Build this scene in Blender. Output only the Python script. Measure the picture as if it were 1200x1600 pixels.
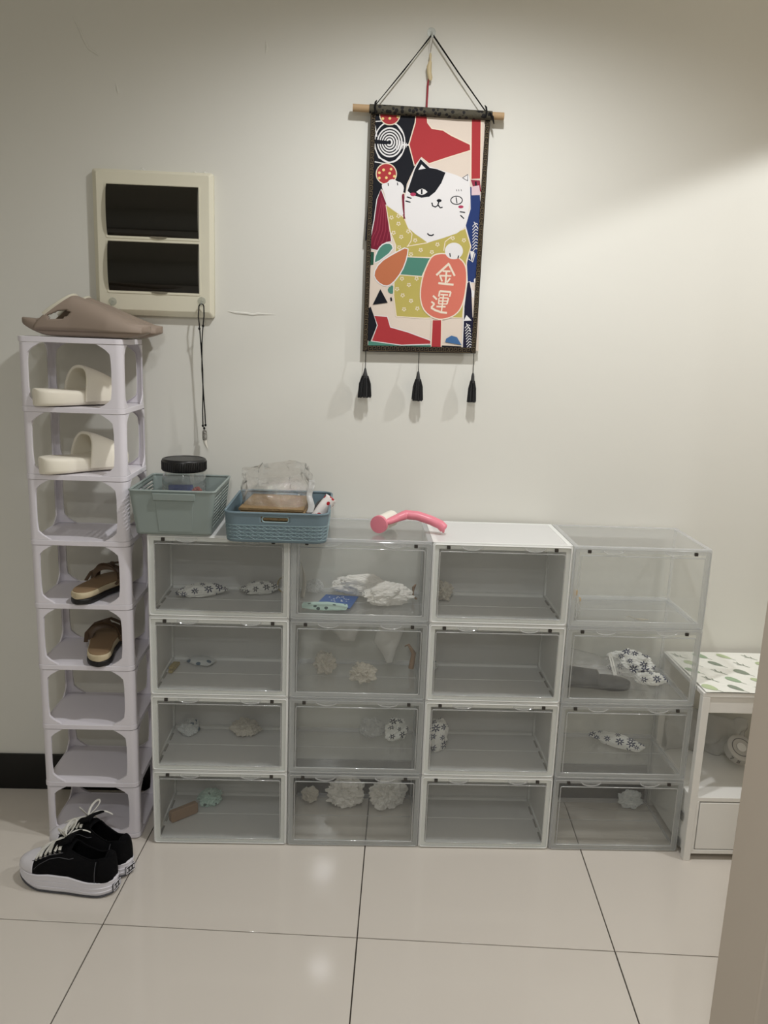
import bpy, bmesh, math, random
import numpy as np
from mathutils import Vector, Matrix, noise
PI = math.pi
random.seed(4)
for _o in list(bpy.data.objects): bpy.data.objects.remove(_o)
SC = bpy.context.scene
C = SC.collection
# ------------------------------------------------------------------ camera
def _cam():
    yaw, pitch, roll = 0.036578, 0.20735, 0.03723
    cy, sy, cp, sp, cr, sr = math.cos(yaw), math.sin(yaw), math.cos(pitch), math.sin(pitch), math.cos(roll), math.sin(roll)
    f = Vector((sy*cp, cy*cp, -sp)); r = Vector((cy, -sy, 0)); u = r.cross(f)
    r2, u2 = cr*r + sr*u, -sr*r + cr*u
    cd = bpy.data.cameras.new('camera'); co = bpy.data.objects.new('camera', cd); C.objects.link(co)
    cd.sensor_fit = 'HORIZONTAL'; cd.sensor_width = 36; cd.lens = 1279.38*36/1200; cd.clip_start = .02
    co.matrix_world = Matrix(((r2.x, u2.x, -f.x, .5227), (r2.y, u2.y, -f.y, -2.2911), (r2.z, u2.z, -f.z, 1.3701), (0, 0, 0, 1)))
    SC.camera = co
_cam()
# ------------------------------------------------------------------ world, lamps, exposure
SC.view_settings.view_transform = 'Standard'; SC.view_settings.look = 'None'
SC.view_settings.exposure = 0.0; SC.view_settings.gamma = 1.0
try: SC.view_settings.use_curve_mapping = False
except Exception: pass
SC.cycles.transparent_max_bounces = 48; SC.cycles.max_bounces = 10
SC.cycles.diffuse_bounces = 5
W = bpy.data.worlds.new('world'); SC.world = W; W.use_nodes = True
W.node_tree.nodes['Background'].inputs[0].default_value = (.9, .92, .85, 1)
W.node_tree.nodes['Background'].inputs[1].default_value = 0.05
def spot(name, loc, power, half, blend, rad, col=(.985, .99, 1), tgt=None):
    d = bpy.data.lights.new(name, 'SPOT'); d.energy = power; d.spot_size = 2*math.radians(half); d.spot_blend = blend
    d.shadow_soft_size = rad; d.color = col
    o = bpy.data.objects.new(name, d); C.objects.link(o); o.location = loc
    if tgt: o.rotation_euler = (Vector(tgt)-Vector(loc)).to_track_quat('-Z', 'Y').to_euler()
    return o
def disk(name, loc, power, size, col=(.985, .99, 1)):
    d = bpy.data.lights.new(name, 'AREA'); d.shape = 'DISK'; d.size = size; d.energy = power; d.color = col
    o = bpy.data.objects.new(name, d); C.objects.link(o); o.location = loc
    return o
CEIL = 2.42
spot('downlight_near_wall', (.76, -.74, 2.40), 46, 78, .72, .035)
spot('downlight_right', (2.22, -.75, 2.39), 46, 64, .10, .035)
disk('room_lamp', (.40, -2.56, 2.39), 13, .14)
disk('room_lamp_far', (.37, -3.5, 2.39), 14, .16)
# ------------------------------------------------------------------ materials
MATS = {}
def rgb(r, g, b):
    f = lambda c: (c/255/12.92) if c/255 <= .04045 else ((c/255+.055)/1.055)**2.4
    return (f(r), f(g), f(b), 1)
def mat(name, col, rough=.5, spec=.5, bump=0, bscale=40, metal=0, var=0, sheen=0, trans=0, coat=0):
    if name in MATS: return MATS[name]
    m = bpy.data.materials.new(name); m.use_nodes = True; MATS[name] = m
    nt = m.node_tree; N = nt.nodes; L = nt.links; b = N['Principled BSDF']
    b.inputs['Base Color'].default_value = col; b.inputs['Roughness'].default_value = rough
    b.inputs['Specular IOR Level'].default_value = spec; b.inputs['Metallic'].default_value = metal
    if sheen: b.inputs['Sheen Weight'].default_value = sheen
    if coat: b.inputs['Coat Weight'].default_value = coat
    tc = N.new('ShaderNodeTexCoord')
    nz = N.new('ShaderNodeTexNoise'); nz.inputs['Scale'].default_value = bscale; nz.inputs['Detail'].default_value = 5
    L.new(tc.outputs['Object'], nz.inputs['Vector'])
    if var:
        mx = N.new('ShaderNodeMix'); mx.data_type = 'RGBA'
        n2 = N.new('ShaderNodeTexNoise'); n2.inputs['Scale'].default_value = bscale*.13; L.new(tc.outputs['Object'], n2.inputs['Vector'])
        L.new(n2.outputs['Fac'], mx.inputs[0])
        mx.inputs[6].default_value = tuple(c*(1-var) for c in col[:3])+(1,); mx.inputs[7].default_value = tuple(min(1, c*(1+var)) for c in col[:3])+(1,)
        L.new(mx.outputs[2], b.inputs['Base Color'])
    if bump:
        bp = N.new('ShaderNodeBump'); bp.inputs['Strength'].default_value = bump; bp.inputs['Distance'].default_value = .004
        L.new(nz.outputs['Fac'], bp.inputs['Height']); L.new(bp.outputs['Normal'], b.inputs['Normal'])
    if trans:
        tr = N.new('ShaderNodeBsdfTranslucent'); tr.inputs[0].default_value = col
        mx = N.new('ShaderNodeMixShader'); mx.inputs[0].default_value = trans
        L.new(b.outputs[0], mx.inputs[1]); L.new(tr.outputs[0], mx.inputs[2]); L.new(mx.outputs[0], N['Material Output'].inputs[0])
    return m
def clear(name, tint=(.97, .98, .975, 1), haze=.06, hazecol=(.8, .82, .82, 1), rough=.08, bump=0, bscale=30, gloss=1.0, hlow=None):
    """thin clear plastic: straight-through light, a little milky diffuse and a Fresnel gloss"""
    m = bpy.data.materials.new(name); m.use_nodes = True; MATS[name] = m
    nt = m.node_tree; N = nt.nodes; L = nt.links; N.remove(N['Principled BSDF'])
    t = N.new('ShaderNodeBsdfTransparent'); t.inputs[0].default_value = tint
    d = N.new('ShaderNodeBsdfDiffuse'); d.inputs[0].default_value = hazecol
    tl = N.new('ShaderNodeBsdfTranslucent'); tl.inputs[0].default_value = hazecol
    dm = N.new('ShaderNodeMixShader'); dm.inputs[0].default_value = .5; L.new(d.outputs[0], dm.inputs[1]); L.new(tl.outputs[0], dm.inputs[2])
    g = N.new('ShaderNodeBsdfGlossy'); g.inputs['Roughness'].default_value = rough
    lw = N.new('ShaderNodeLayerWeight'); lw.inputs['Blend'].default_value = .5
    pw5 = N.new('ShaderNodeMath'); pw5.operation = 'POWER'; pw5.inputs[1].default_value = 4.5; L.new(lw.outputs['Facing'], pw5.inputs[0])
    fr = N.new('ShaderNodeMath'); fr.operation = 'MULTIPLY_ADD'; fr.inputs[1].default_value = .6; fr.inputs[2].default_value = .028; L.new(pw5.outputs[0], fr.inputs[0])
    m1 = N.new('ShaderNodeMixShader'); m1.inputs[0].default_value = haze
    L.new(t.outputs[0], m1.inputs[1]); L.new(dm.outputs[0], m1.inputs[2])
    m2 = N.new('ShaderNodeMixShader')
    mu = N.new('ShaderNodeMath'); mu.operation = 'MULTIPLY'; mu.inputs[1].default_value = gloss
    L.new(fr.outputs[0], mu.inputs[0]); L.new(mu.outputs[0], m2.inputs[0])
    L.new(m1.outputs[0], m2.inputs[1]); L.new(g.outputs[0], m2.inputs[2]); L.new(m2.outputs[0], N['Material Output'].inputs[0])
    tc = N.new('ShaderNodeTexCoord'); nz = N.new('ShaderNodeTexNoise'); nz.inputs['Scale'].default_value = bscale; nz.inputs['Detail'].default_value = 4
    L.new(tc.outputs['Object'], nz.inputs['Vector'])
    if hlow is not None:
        mr = N.new('ShaderNodeMapRange'); mr.inputs['From Min'].default_value = .35; mr.inputs['From Max'].default_value = .68
        mr.inputs['To Min'].default_value = hlow; mr.inputs['To Max'].default_value = haze
        L.new(nz.outputs['Fac'], mr.inputs['Value']); L.new(mr.outputs[0], m1.inputs[0])
    if bump:
        bp = N.new('ShaderNodeBump'); bp.inputs['Strength'].default_value = bump; bp.inputs['Distance'].default_value = .01
        L.new(nz.outputs['Fac'], bp.inputs['Height']); L.new(bp.outputs['Normal'], g.inputs['Normal']); L.new(bp.outputs['Normal'], lw.inputs['Normal'])
    return m
def floral(name, base, dark, scale=26, petals=7, trans=.1, light=None):
    """white sachet paper printed with scattered daisies"""
    m = mat(name, base, .55, .3, bump=.25, bscale=60)
    nt = m.node_tree; N = nt.nodes; L = nt.links; b = N['Principled BSDF']
    tc = N.new('ShaderNodeTexCoord'); vm = N.new('ShaderNodeVectorMath'); vm.operation = 'SCALE'; vm.inputs['Scale'].default_value = scale
    L.new(tc.outputs['Object'], vm.inputs[0])
    sp_ = N.new('ShaderNodeSeparateXYZ'); L.new(vm.outputs[0], sp_.inputs[0]); ad = N.new('ShaderNodeMath'); ad.operation = 'MULTIPLY_ADD'; ad.inputs[1].default_value = .7
    L.new(sp_.outputs[1], ad.inputs[0]); L.new(sp_.outputs[2], ad.inputs[2]); vm = N.new('ShaderNodeCombineXYZ'); L.new(sp_.outputs[0], vm.inputs[0]); L.new(ad.outputs[0], vm.inputs[1])
    vo = N.new('ShaderNodeTexVoronoi'); vo.voronoi_dimensions = '2D'; vo.inputs['Scale'].default_value = 1; vo.inputs['Randomness'].default_value = .55
    L.new(vm.outputs[0], vo.inputs['Vector'])
    sb = N.new('ShaderNodeVectorMath'); sb.operation = 'SUBTRACT'; L.new(vm.outputs[0], sb.inputs[0]); L.new(vo.outputs['Position'], sb.inputs[1])
    sx = N.new('ShaderNodeSeparateXYZ'); L.new(sb.outputs[0], sx.inputs[0])
    def M(op, a, bb=None, c=None):
        n = N.new('ShaderNodeMath'); n.operation = op
        for i, v in enumerate((a, bb, c)):
            if v is None: continue
            if isinstance(v, (int, float)): n.inputs[i].default_value = v
            else: L.new(v, n.inputs[i])
        return n.outputs[0]
    ang = M('ARCTAN2', sx.outputs[1], sx.outputs[0]); cs = M('COSINE', M('MULTIPLY', ang, float(petals)))
    r = M('SQRT', M('ADD', M('MULTIPLY', sx.outputs[0], sx.outputs[0]), M('MULTIPLY', sx.outputs[1], sx.outputs[1])))
    sc = N.new('ShaderNodeSeparateColor'); L.new(vo.outputs['Color'], sc.inputs[0])
    size = M('MULTIPLY_ADD', sc.outputs[0], .5, .6)
    lim = M('MULTIPLY', M('MULTIPLY_ADD', cs, .14, .30), size)
    k = M('MULTIPLY', M('LESS_THAN', r, lim), M('GREATER_THAN', r, M('MULTIPLY', size, .09)))
    mx = N.new('ShaderNodeMix'); mx.data_type = 'RGBA'; L.new(k, mx.inputs[0]); mx.inputs[6].default_value = base; mx.inputs[7].default_value = dark
    L.new(mx.outputs[2], b.inputs['Base Color'])
    return m
# ------------------------------------------------------------------ mesh helpers
class MB:
    def __init__(s): s.v = []; s.f = []; s.m = []
    def add(s, vs, fs, m=0):
        k = len(s.v); s.v += [tuple(v) for v in vs]; s.f += [tuple(i+k for i in f) for f in fs]; s.m += [m]*len(fs); return s
    def box(s, x0, x1, y0, y1, z0, z1, m=0):
        vs = [(x, y, z) for z in (z0, z1) for y in (y0, y1) for x in (x0, x1)]
        return s.add(vs, [(0, 2, 3, 1), (4, 5, 7, 6), (0, 1, 5, 4), (2, 6, 7, 3), (0, 4, 6, 2), (1, 3, 7, 5)], m)
    def grid(s, fn, nu, nv, cu=False, cv=False, m=0, skip=None):
        vs = []
        for i in range(nu+(0 if cu else 1)):
            for j in range(nv+(0 if cv else 1)): vs.append(fn(i/nu, j/nv))
        a, b = nu+(0 if cu else 1), nv+(0 if cv else 1); fs = []
        for i in range(nu):
            for j in range(nv):
                if skip and skip((i+.5)/nu, (j+.5)/nv): continue
                i2, j2 = (i+1) % a, (j+1) % b
                fs.append((i*b+j, i2*b+j, i2*b+j2, i*b+j2))
        return s.add(vs, fs, m)
    def tube(s, pts, r=.002, n=8, closed=False, m=0, flat=1.0, up=(0, 0, 1)):
        P = [Vector(p) for p in pts]; K = len(P); vs = []; up = Vector(up)
        nrm = None
        for i, p in enumerate(P):
            if closed: t = P[(i+1) % K]-P[i-1]
            else: t = P[min(i+1, K-1)]-P[max(i-1, 0)]
            t.normalize() if t.length > 1e-9 else None
            if nrm is None:
                nrm = up - t*up.dot(t)
                if nrm.length < 1e-3: nrm = Vector((1, 0, 0))-t*t.x
                if nrm.length < 1e-3: nrm = Vector((0, 1, 0))-t*t.y
            else: nrm = nrm-t*nrm.dot(t)
            nrm.normalize(); bi = t.cross(nrm)
            rr = r[i] if isinstance(r, (list, tuple)) else r
            for k in range(n):
                a = 2*PI*k/n; vs.append(p+bi*(rr*math.cos(a))+nrm*(rr*flat*math.sin(a)))
        fs = []
        for i in range(K if closed else K-1):
            for k in range(n):
                a, b = i*n+k, i*n+(k+1) % n; c, d = ((i+1) % K)*n+(k+1) % n, ((i+1) % K)*n+k
                fs.append((a, b, c, d))
        if not closed: fs += [tuple(range(n))[::-1], tuple((K-1)*n+k for k in range(n))]
        return s.add(vs, fs, m)
    def lathe(s, prof, n=32, c=(0, 0, 0), axis='z', m=0):
        vs = []
        for r, z in prof:
            for k in range(n):
                a = 2*PI*k/n; x, y = r*math.cos(a), r*math.sin(a)
                vs.append({'z': (c[0]+x, c[1]+y, c[2]+z), 'y': (c[0]+x, c[1]+z, c[2]+y), 'x': (c[0]+z, c[1]+x, c[2]+y)}[axis])
        fs = []; K = len(prof)
        for i in range(K-1):
            for k in range(n): fs.append((i*n+k, i*n+(k+1) % n, (i+1)*n+(k+1) % n, (i+1)*n+k))
        fs += [tuple(range(n))[::-1], tuple((K-1)*n+k for k in range(n))]
        return s.add(vs, fs, m)
    def prism(s, poly, d0, d1, fn, m=0):
        """poly in 2D, extruded between depths d0,d1; fn(a,b,d)->xyz"""
        n = len(poly); vs = [fn(a, b, d0) for a, b in poly]+[fn(a, b, d1) for a, b in poly]
        fs = [tuple(range(n)), tuple(range(2*n-1, n-1, -1))]+[(i, i+n, (i+1) % n+n, (i+1) % n) for i in range(n)]
        return s.add(vs, fs, m)
def link(name, mb, mats, parent=None, loc=(0, 0, 0), rot=(0, 0, 0), smooth=35, bevel=0, solid=0, sub=0, recalc=True, seg=2):
    me = bpy.data.meshes.new(name); me.from_pydata([tuple(v) for v in mb.v], [], mb.f)
    if not isinstance(mats, (list, tuple)): mats = [mats]
    for x in mats: me.materials.append(x)
    me.polygons.foreach_set('material_index', mb.m)
    if recalc:
        b = bmesh.new(); b.from_mesh(me); bmesh.ops.remove_doubles(b, verts=b.verts, dist=1e-6); bmesh.ops.recalc_face_normals(b, faces=b.faces); b.to_mesh(me); b.free()
    if smooth:
        me.polygons.foreach_set('use_smooth', [True]*len(me.polygons)); me.set_sharp_from_angle(angle=math.radians(smooth))
    me.update()
    o = bpy.data.objects.new(name, me); C.objects.link(o); o.location = loc; o.rotation_euler = rot
    if parent: o.parent = parent
    if solid: x = o.modifiers.new('s', 'SOLIDIFY'); x.thickness = solid; x.offset = 0
    if bevel: x = o.modifiers.new('b', 'BEVEL'); x.width = bevel; x.segments = seg; x.limit_method = 'ANGLE'
    if sub: x = o.modifiers.new('u', 'SUBSURF'); x.levels = sub; x.render_levels = sub
    return o
def tag(o, label=None, cat=None, group=None, kind=None):
    if label: o['label'] = label
    if cat: o['category'] = cat
    if group: o['group'] = group
    if kind: o['kind'] = kind
    return o
def empty(name, loc=(0, 0, 0), rot=(0, 0, 0), label=None, cat=None, group=None):
    o = bpy.data.objects.new(name, None); C.objects.link(o); o.location = loc; o.rotation_euler = rot; o.empty_display_size = .03
    return tag(o, label, cat, group)
def copy_tree(o, parent=None):
    kids = [k for k in C.objects if k.parent == o]
    c = o.copy(); C.objects.link(c); c.parent = parent
    for k in kids: copy_tree(k, c)
    return c
def lerp(a, b, t): return a+(b-a)*t
def interp(x, xs, ys): return float(np.interp(x, xs, ys))
def rrect(x0, x1, y0, y1, r, n=5):
    out = []
    for cx, cy, a0 in ((x1-r, y1-r, 0), (x0+r, y1-r, 90), (x0+r, y0+r, 180), (x1-r, y0+r, 270)):
        for k in range(n+1):
            a = math.radians(a0+90*k/n); out.append((cx+r*math.cos(a), cy+r*math.sin(a)))
    return out
XZ = lambda a, b, d: (a, d, b)
XY = lambda a, b, d: (a, b, d)
YZ = lambda a, b, d: (d, a, b)
# ================================================================== SETTING
wallm = mat('wall_paint', rgb(221, 220, 212), .62, .25, bump=.12, bscale=18, var=.012)
ceilm = mat('ceiling_paint', rgb(236, 232, 222), .8, .2)
basem = mat('baseboard_black', rgb(14, 13, 12), .35, .4)
tilem = mat('polished_tile', rgb(212, 205, 195), .09, .42, var=.02, bscale=14)
groutm = mat('dark_grout', rgb(70, 64, 58), .8, .2)
partm = mat('partition_paint', rgb(204, 193, 179), .6, .25, bump=.06, bscale=25)
def structure(name, mb, m, **k): return tag(link(name, mb, m, **k), kind='structure')
wb = structure('wall_back', MB().box(-1.6, 3.4, 0, .1, 0, CEIL), wallm)
structure('wall_left', MB().box(-1.7, -1.6, -4.6, .1, 0, CEIL), wallm)
structure('wall_front', MB().box(-1.7, 3.5, -4.7, -4.6, 0, CEIL), wallm)
structure('ceiling', MB().box(-1.7, 3.5, -4.7, .1, CEIL, CEIL+.1), ceilm)
structure('baseboard_back', MB().box(-1.6, 3.4, -.008, -.0002, 0, .1136), basem, bevel=.001)
# partition at the right whose end faces the boxes
structure('wall_right', MB().box(1.102, 3.4, -1.335, -1.212, .0, CEIL), partm, bevel=.004)
structure('wall_side', MB().box(3.4, 3.5, -4.6, .1, 0, CEIL), wallm)
# paint cracks / blistered ridges on the back wall
for pts in ([(-.222, 2.135), (-.205, 2.105), (-.197, 2.085), (-.185, 2.064), (-.172, 2.056), (-.158, 2.046)],
            [(-.119, 1.985), (-.115, 1.97), (-.113, 1.957)],
            [(.163, 1.430), (.185, 1.427), (.215, 1.4255), (.231, 1.4235), (.245, 1.426), (.292, 1.4255)],
            [(.262, 2.105), (.264, 2.085), (.262, 2.07)]):
    n = len(pts); link('paint_ridge', MB().tube([(x, -.0003, z) for x, z in pts], [.0008]+[.0034]*(n-2)+[.0005], 6, flat=.6, up=(0, 1, 0)), wallm, wb)
# floor: tile by tile, turned a little against the wall as in the photo
fl = structure('floor', MB().box(-1.7, 3.5, -4.7, .1, -.05, -.0045), groutm)
T0 = Vector((-.04105, -.58734)); tr = .05857; U = Vector((math.cos(tr), -math.sin(tr))); V = Vector((math.sin(tr), math.cos(tr)))
tme = None
for j in range(-5, 1):
    for i in range(-2, 5):
        p = T0+U*(.6*i)+V*(.6*j)
        if p.x > 3.0 or p.y < -4.0: continue
        if tme is None:
            g = .0014; t = link('tile', MB().box(g, .6-g, g, .6-g, -.0044, 0), tilem, fl, bevel=.0006, seg=1); tme = t.data; first = t
        else:
            t = first.copy(); C.objects.link(t); t.parent = fl
        t.location = (p.x, p.y, 0); t.rotation_euler = (0, 0, -tr)
# strip of tiles cut at the wall
for i in range(-2, 5):
    p = T0+U*(.6*i)+V*.6
    a = p+U*.0014+V*.0014; b = p+U*.5986+V*.0014
    tag(link('tile', MB().prism([(a.x, a.y), (b.x, b.y), (b.x+.0, .0), (a.x+.0, .0)], -.0044, 0, XY), tilem, fl, smooth=0))if max(a.y, b.y) < -.01 else None
# ================================================================== SHOE BOXES
BW, BD, BH, BG = .3606, .2560, .2168, .3632
whitep = mat('white_plastic', rgb(236, 236, 234), .38, .4, trans=.22)
whitef = mat('white_plastic_front', rgb(232, 233, 230), .35, .4)
clearp = clear('clear_plastic', haze=.075, rough=.10, tint=(.99, .992, .992, 1), hazecol=(.92, .93, .94, 1), bump=.05, bscale=9)
frost = clear('frosted_plastic', haze=.36, rough=.16, tint=(.985, .985, .985, 1), hazecol=(.9, .915, .925, 1))
doorp = clear('clear_door', haze=.035, rough=.05, tint=(.985, .99, .985, 1), hazecol=(.8, .82, .82, 1), bump=.03, bscale=6, gloss=1.1)
ridgep = clear('clear_ridge', haze=.42, rough=.07, tint=(.96, .97, .97, 1), hazecol=(.84, .85, .85, 1), gloss=4)
magm = mat('magnet_dark', rgb(52, 48, 44), .4, .5)
slotm = mat('slot_shadow', rgb(150, 148, 143), .8, .1)
def frame(mb, x0, x1, z0, z1, t, y0, y1, r=.006):
    o = rrect(x0, x1, z0, z1, r, 3); i = rrect(x0+t, x1-t, z0+t, z1-t, max(r-t, .0015), 3); n = len(o)
    vs = [XZ(a, b, y0) for a, b in o]+[XZ(a, b, y0) for a, b in i]+[XZ(a, b, y1) for a, b in o]+[XZ(a, b, y1) for a, b in i]
    fs = []
    for k in range(n):
        q = (k+1) % n
        fs += [(k, q, n+q, n+k), (2*n+k, 3*n+k, 3*n+q, 2*n+q), (k, 2*n+k, 2*n+q, q), (n+k, n+q, 3*n+q, 3*n+k)]
    return mb.add(vs, fs)
def make_box(white):
    """origin: front-left-bottom corner, depth towards +y"""
    root = empty('shoe_box')
    body, fr = (whitep, whitef) if white else (clearp, frost)
    t = .0022; x1, y1, z1 = BW, BD, BH
    mb = MB().box(0, x1, .006, y1, z1-t, z1)
    # raised rim of the lid
    frm = [(.0, x1, .0, .012), (.0, x1, y1-.012, y1), (.0, .012, .012, y1-.012), (x1-.012, x1, .012, y1-.012)]
    top = link('top_panel', mb, body, root, bevel=.0008, seg=1)
    rm = MB()
    for a, b, c, d in frm: rm.box(a, b, c+(.004 if c == 0 else 0), d, z1-.0002, z1+.0006)
    link('rim', rm, fr, top)
    mb = MB().box(0, x1, .006, y1, 0.0004, .0026)
    bp = link('bottom_panel', mb, body, root, bevel=.0006, seg=1)
    rr = MB().box(.012, x1-.012, y1*.56, y1*.56+.0025, .0026, .0034); rr.box(.012, x1-.012, .018, .021, .0026, .006); rr.box(.01, x1-.01, y1-.016, y1-.004, .0026, .010)
    link('floor_rib', rr, fr, bp)
    if white:
        sl = MB()
        for x in (.0085, x1-.0125):
            for y in (.035, .10, .165): sl.box(x, x+.004, y, y+.042, .0026, .0045)
        tag(link('slot', sl, slotm, bp), kind='stuff')
    for sx in (0, 1):
        a = 0 if sx == 0 else x1-t
        sp = link('side_panel', MB().box(a, a+t, .006, y1, .003, z1-t), body, root)
        rb = MB(); xx = (t, t+.005) if sx == 0 else (x1-t-.005, x1-t)
        rb.box(xx[0], xx[1], .006, .014, .003, z1-t); rb.box(xx[0], xx[1], y1-.014, y1-.0035, .003, z1-t)
        rb.box(xx[0], xx[1], .014, y1-.014, .003, .009)
        link('rail', rb, fr, sp)
    link('back_panel', MB().box(t, x1-t, y1-t-.001, y1-.001, .003, z1-t), body, root)
    link('front_frame', frame(MB(), 0, x1, .0004, z1, .0165 if white else .015, .004, .0085), fr, root, bevel=.0007, seg=1)
    dr = empty('door'); dr.parent = root
    link('pane', MB().box(.0035, x1-.0035, .0008, .0026, .004, z1-.004), doorp, dr, bevel=.0004, seg=1)
    mb = frame(MB(), .003, x1-.003, .0035, z1-.0035, .0022, -.0008, .0038)
    link('edge', mb, whitef if white else ridgep, dr, bevel=.0004, seg=1)
    mb = frame(MB(), .0175, x1-.0175, .0175, z1-.021, .0024, -.0014, .0008)
    mb.tube([(.020, -.0014, .0186), (x1-.020, -.0014, .0186)], .0016, 8); mb.tube([(.020, -.0014, z1-.0222), (x1-.020, -.0014, z1-.0222)], .0013, 8)
    link('ridge', mb, ridgep, dr, bevel=.0005, seg=2)
    for cx in (.10, .262):
        pts = [(cx+.027*math.cos(a), z1-.0058+.0105*math.sin(a)) for a in [PI+PI*k/12 for k in range(13)]]
        mb = MB().prism(pts, -.0048, .0006, XZ); mb.tube([(a, -.0045, b) for a, b in pts], .0014, 6, m=1)
        link('finger_tab', mb, [clearp, ridgep], dr, smooth=40)
    for cx in (.040, .318):
        mb = MB().prism(rrect(cx-.0045, cx+.0045, z1-.0165, z1-.008, .001, 2), .0002, .0040, XZ)
        link('magnet', mb, magm, dr)
    return root
GAP = (0.0, -.0004, -.0022, -.0019)
protos = {True: make_box(True), False: make_box(False)}
used = {True: False, False: False}
LBL = {
 (0, 3): 'white-framed shoe box under the two baskets, two daisy-print packets inside',
 (0, 2): 'white-framed shoe box second from top in the leftmost stack, blue-banded sachet inside',
 (0, 1): 'white-framed shoe box third from top in the leftmost stack, two crumpled wads inside',
 (0, 0): 'white-framed shoe box at the bottom of the leftmost stack, brown cardboard piece inside',
 (1, 3): 'all-clear shoe box under the pink lint roller, with paper wads on a blue card inside',
 (1, 2): 'all-clear shoe box directly below the one with the blue card, white plastic pouches inside',
 (1, 1): 'all-clear shoe box third from top, below the pouches, small packet at right back',
 (1, 0): 'all-clear shoe box on the floor with big white crumpled tissues at its back',
 (2, 3): 'white-framed shoe box with bare bright white top, small paper scrap at its left',
 (2, 2): 'white-framed shoe box directly under the one with the bare white top, nearly empty',
 (2, 1): 'white-framed shoe box, daisy-print packet upright at its left wall, third from top',
 (2, 0): 'empty white-framed shoe box on the floor, bottom of the third stack',
 (3, 3): 'all-clear shoe box at top of the rightmost stack, tan wooden clip inside',
 (3, 2): 'all-clear shoe box in the rightmost stack holding a bagged grey slipper',
 (3, 1): 'all-clear shoe box third from top, rightmost stack, long daisy-print packet inside',
 (3, 0): 'all-clear shoe box on the floor, bottom of the rightmost stack, small wrapper at its back'}
BOX = {}
for c in range(4):
    for k in range(4):
        w = c in (0, 2)
        o = protos[w] if not used[w] else copy_tree(protos[w]); used[w] = True
        o.location = (c*BG+GAP[c]+.001, -.2700-.0012*c, k*.2175)
        tag(o, LBL[(c, k)], 'shoe box', 'stackable drop-front shoe boxes along the wall'); BOX[(c, k)] = o
# ================================================================== SHOE RACK
rackm = mat('rack_plastic', rgb(226, 222, 228), .45, .35)
RX0, RX1, RY0, RY1 = -.2925, -.0405, -.252, -.045
TP = .1685
rack = empty('shoe_rack', (0, 0, 0), label='tall narrow white plastic eight-tier shoe rack left of the boxes', cat='shoe rack')
def post(cx, cy, sx, sy, z0, z1, ax, ay):
    """corner post with an L section, sx/sy point from the corner inwards"""
    R = .016; t = .0035; H = z1-z0; mb = MB(); NS = 16
    def fl(u):  # flare near shelves
        d = min(u, 1-u)*H
        return .030*max(0, 1-d/.024)**1.5+.004*max(0, 1-d/.05)
    rows = []
    for i in range(NS+1):
        u = .5-.5*math.cos(PI*i/NS); e = fl(u); lx, ly = ax+e, ay+e*.8; path = []
        path.append((lx, 0)); path.append((R, 0))
        for k in range(1, 6):
            a = PI/2*k/6; path.append((R-R*math.sin(a), R-R*math.cos(a)))
        path += [(0, R), (0, ly)]
        inn = [(t, ly), (t, R)]
        for k in range(5, 0, -1):
            a = PI/2*k/6; inn.append((R-(R-t)*math.sin(a), R-(R-t)*math.cos(a)))
        inn += [(R, t), (lx-.001, t), (lx-.001, t*2.2), (lx+.0005, t*2.2)]
        rows.append([(cx+sx*p[0], cy+sy*p[1], z0+u*H) for p in path+inn])
    n = len(rows[0]); vs = [p for r in rows for p in r]; fs = []
    for i in range(NS):
        for k in range(n): fs.append((i*n+k, i*n+(k+1) % n, (i+1)*n+(k+1) % n, (i+1)*n+k))
    return mb.add(vs, fs)
SHELFZ = [i*TP for i in range(9)]
ns = len(SHELFZ)
proto_shelf = None; proto_posts = None
def make_shelf():
    mb = MB(); z0, z1 = -.0137, -.0005
    mb.prism(rrect(RX0+.003, RX1-.003, RY0+.003, RY1-.003, .014, 4), -.005, -.0015, XY)
    o = rrect(RX0, RX1, RY0, RY1, .017, 5); i = rrect(RX0+.004, RX1-.004, RY0+.004, RY1-.004, .013, 5); n = len(o)
    vs = [(a, b, z0) for a, b in o]+[(a, b, z1) for a, b in o]+[(a, b, z0) for a, b in i]+[(a, b, z1) for a, b in i]; fs = []
    for k in range(n):
        q = (k+1) % n; fs += [(k, q, n+q, n+k), (2*n+k, 3*n+k, 3*n+q, 2*n+q), (n+k, n+q, 3*n+q, 3*n+k), (k, 2*n+k, 2*n+q, q)]
    mb.add(vs, fs)
    # gently waved front and rear lips
    for yy, s in ((RY0+.004, 1), (RY1-.004, -1)):
        N = 24; vs = []
        for k in range(N+1):
            u = k/N; x = lerp(RX0+.02, RX1-.02, u); w = .002+.012*(.5+.5*math.cos(2*PI*u+.5))*.9
            vs += [(x, yy, z1-.001), (x, yy+s*w, z1-.0012), (x, yy+s*w, z1-.004), (x, yy, z1-.004)]
        fs = [(4*k+a, 4*k+(a+1) % 4, 4*k+4+(a+1) % 4, 4*k+4+a) for k in range(N) for a in range(4)]+[(0, 1, 2, 3), (4*N, 4*N+3, 4*N+2, 4*N+1)]
        mb.add(vs, fs)
    return link('shelf', mb, rackm, rack, bevel=.0008, seg=1)
ps = make_shelf()
pp = []
for (cx, cy, sx, sy, ax, ay) in ((RX0, RY0, 1, 1, .021, .02), (RX1, RY0, -1, 1, .027, .02), (RX0, RY1, 1, -1, .018, .014), (RX1, RY1, -1, -1, .018, .014)):
    pp.append(link('post', post(cx+sx*.001, cy+sy*.001, sx, sy, 0, TP-.0145, ax, ay), rackm, rack, smooth=40))
lean = -.0016
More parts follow.
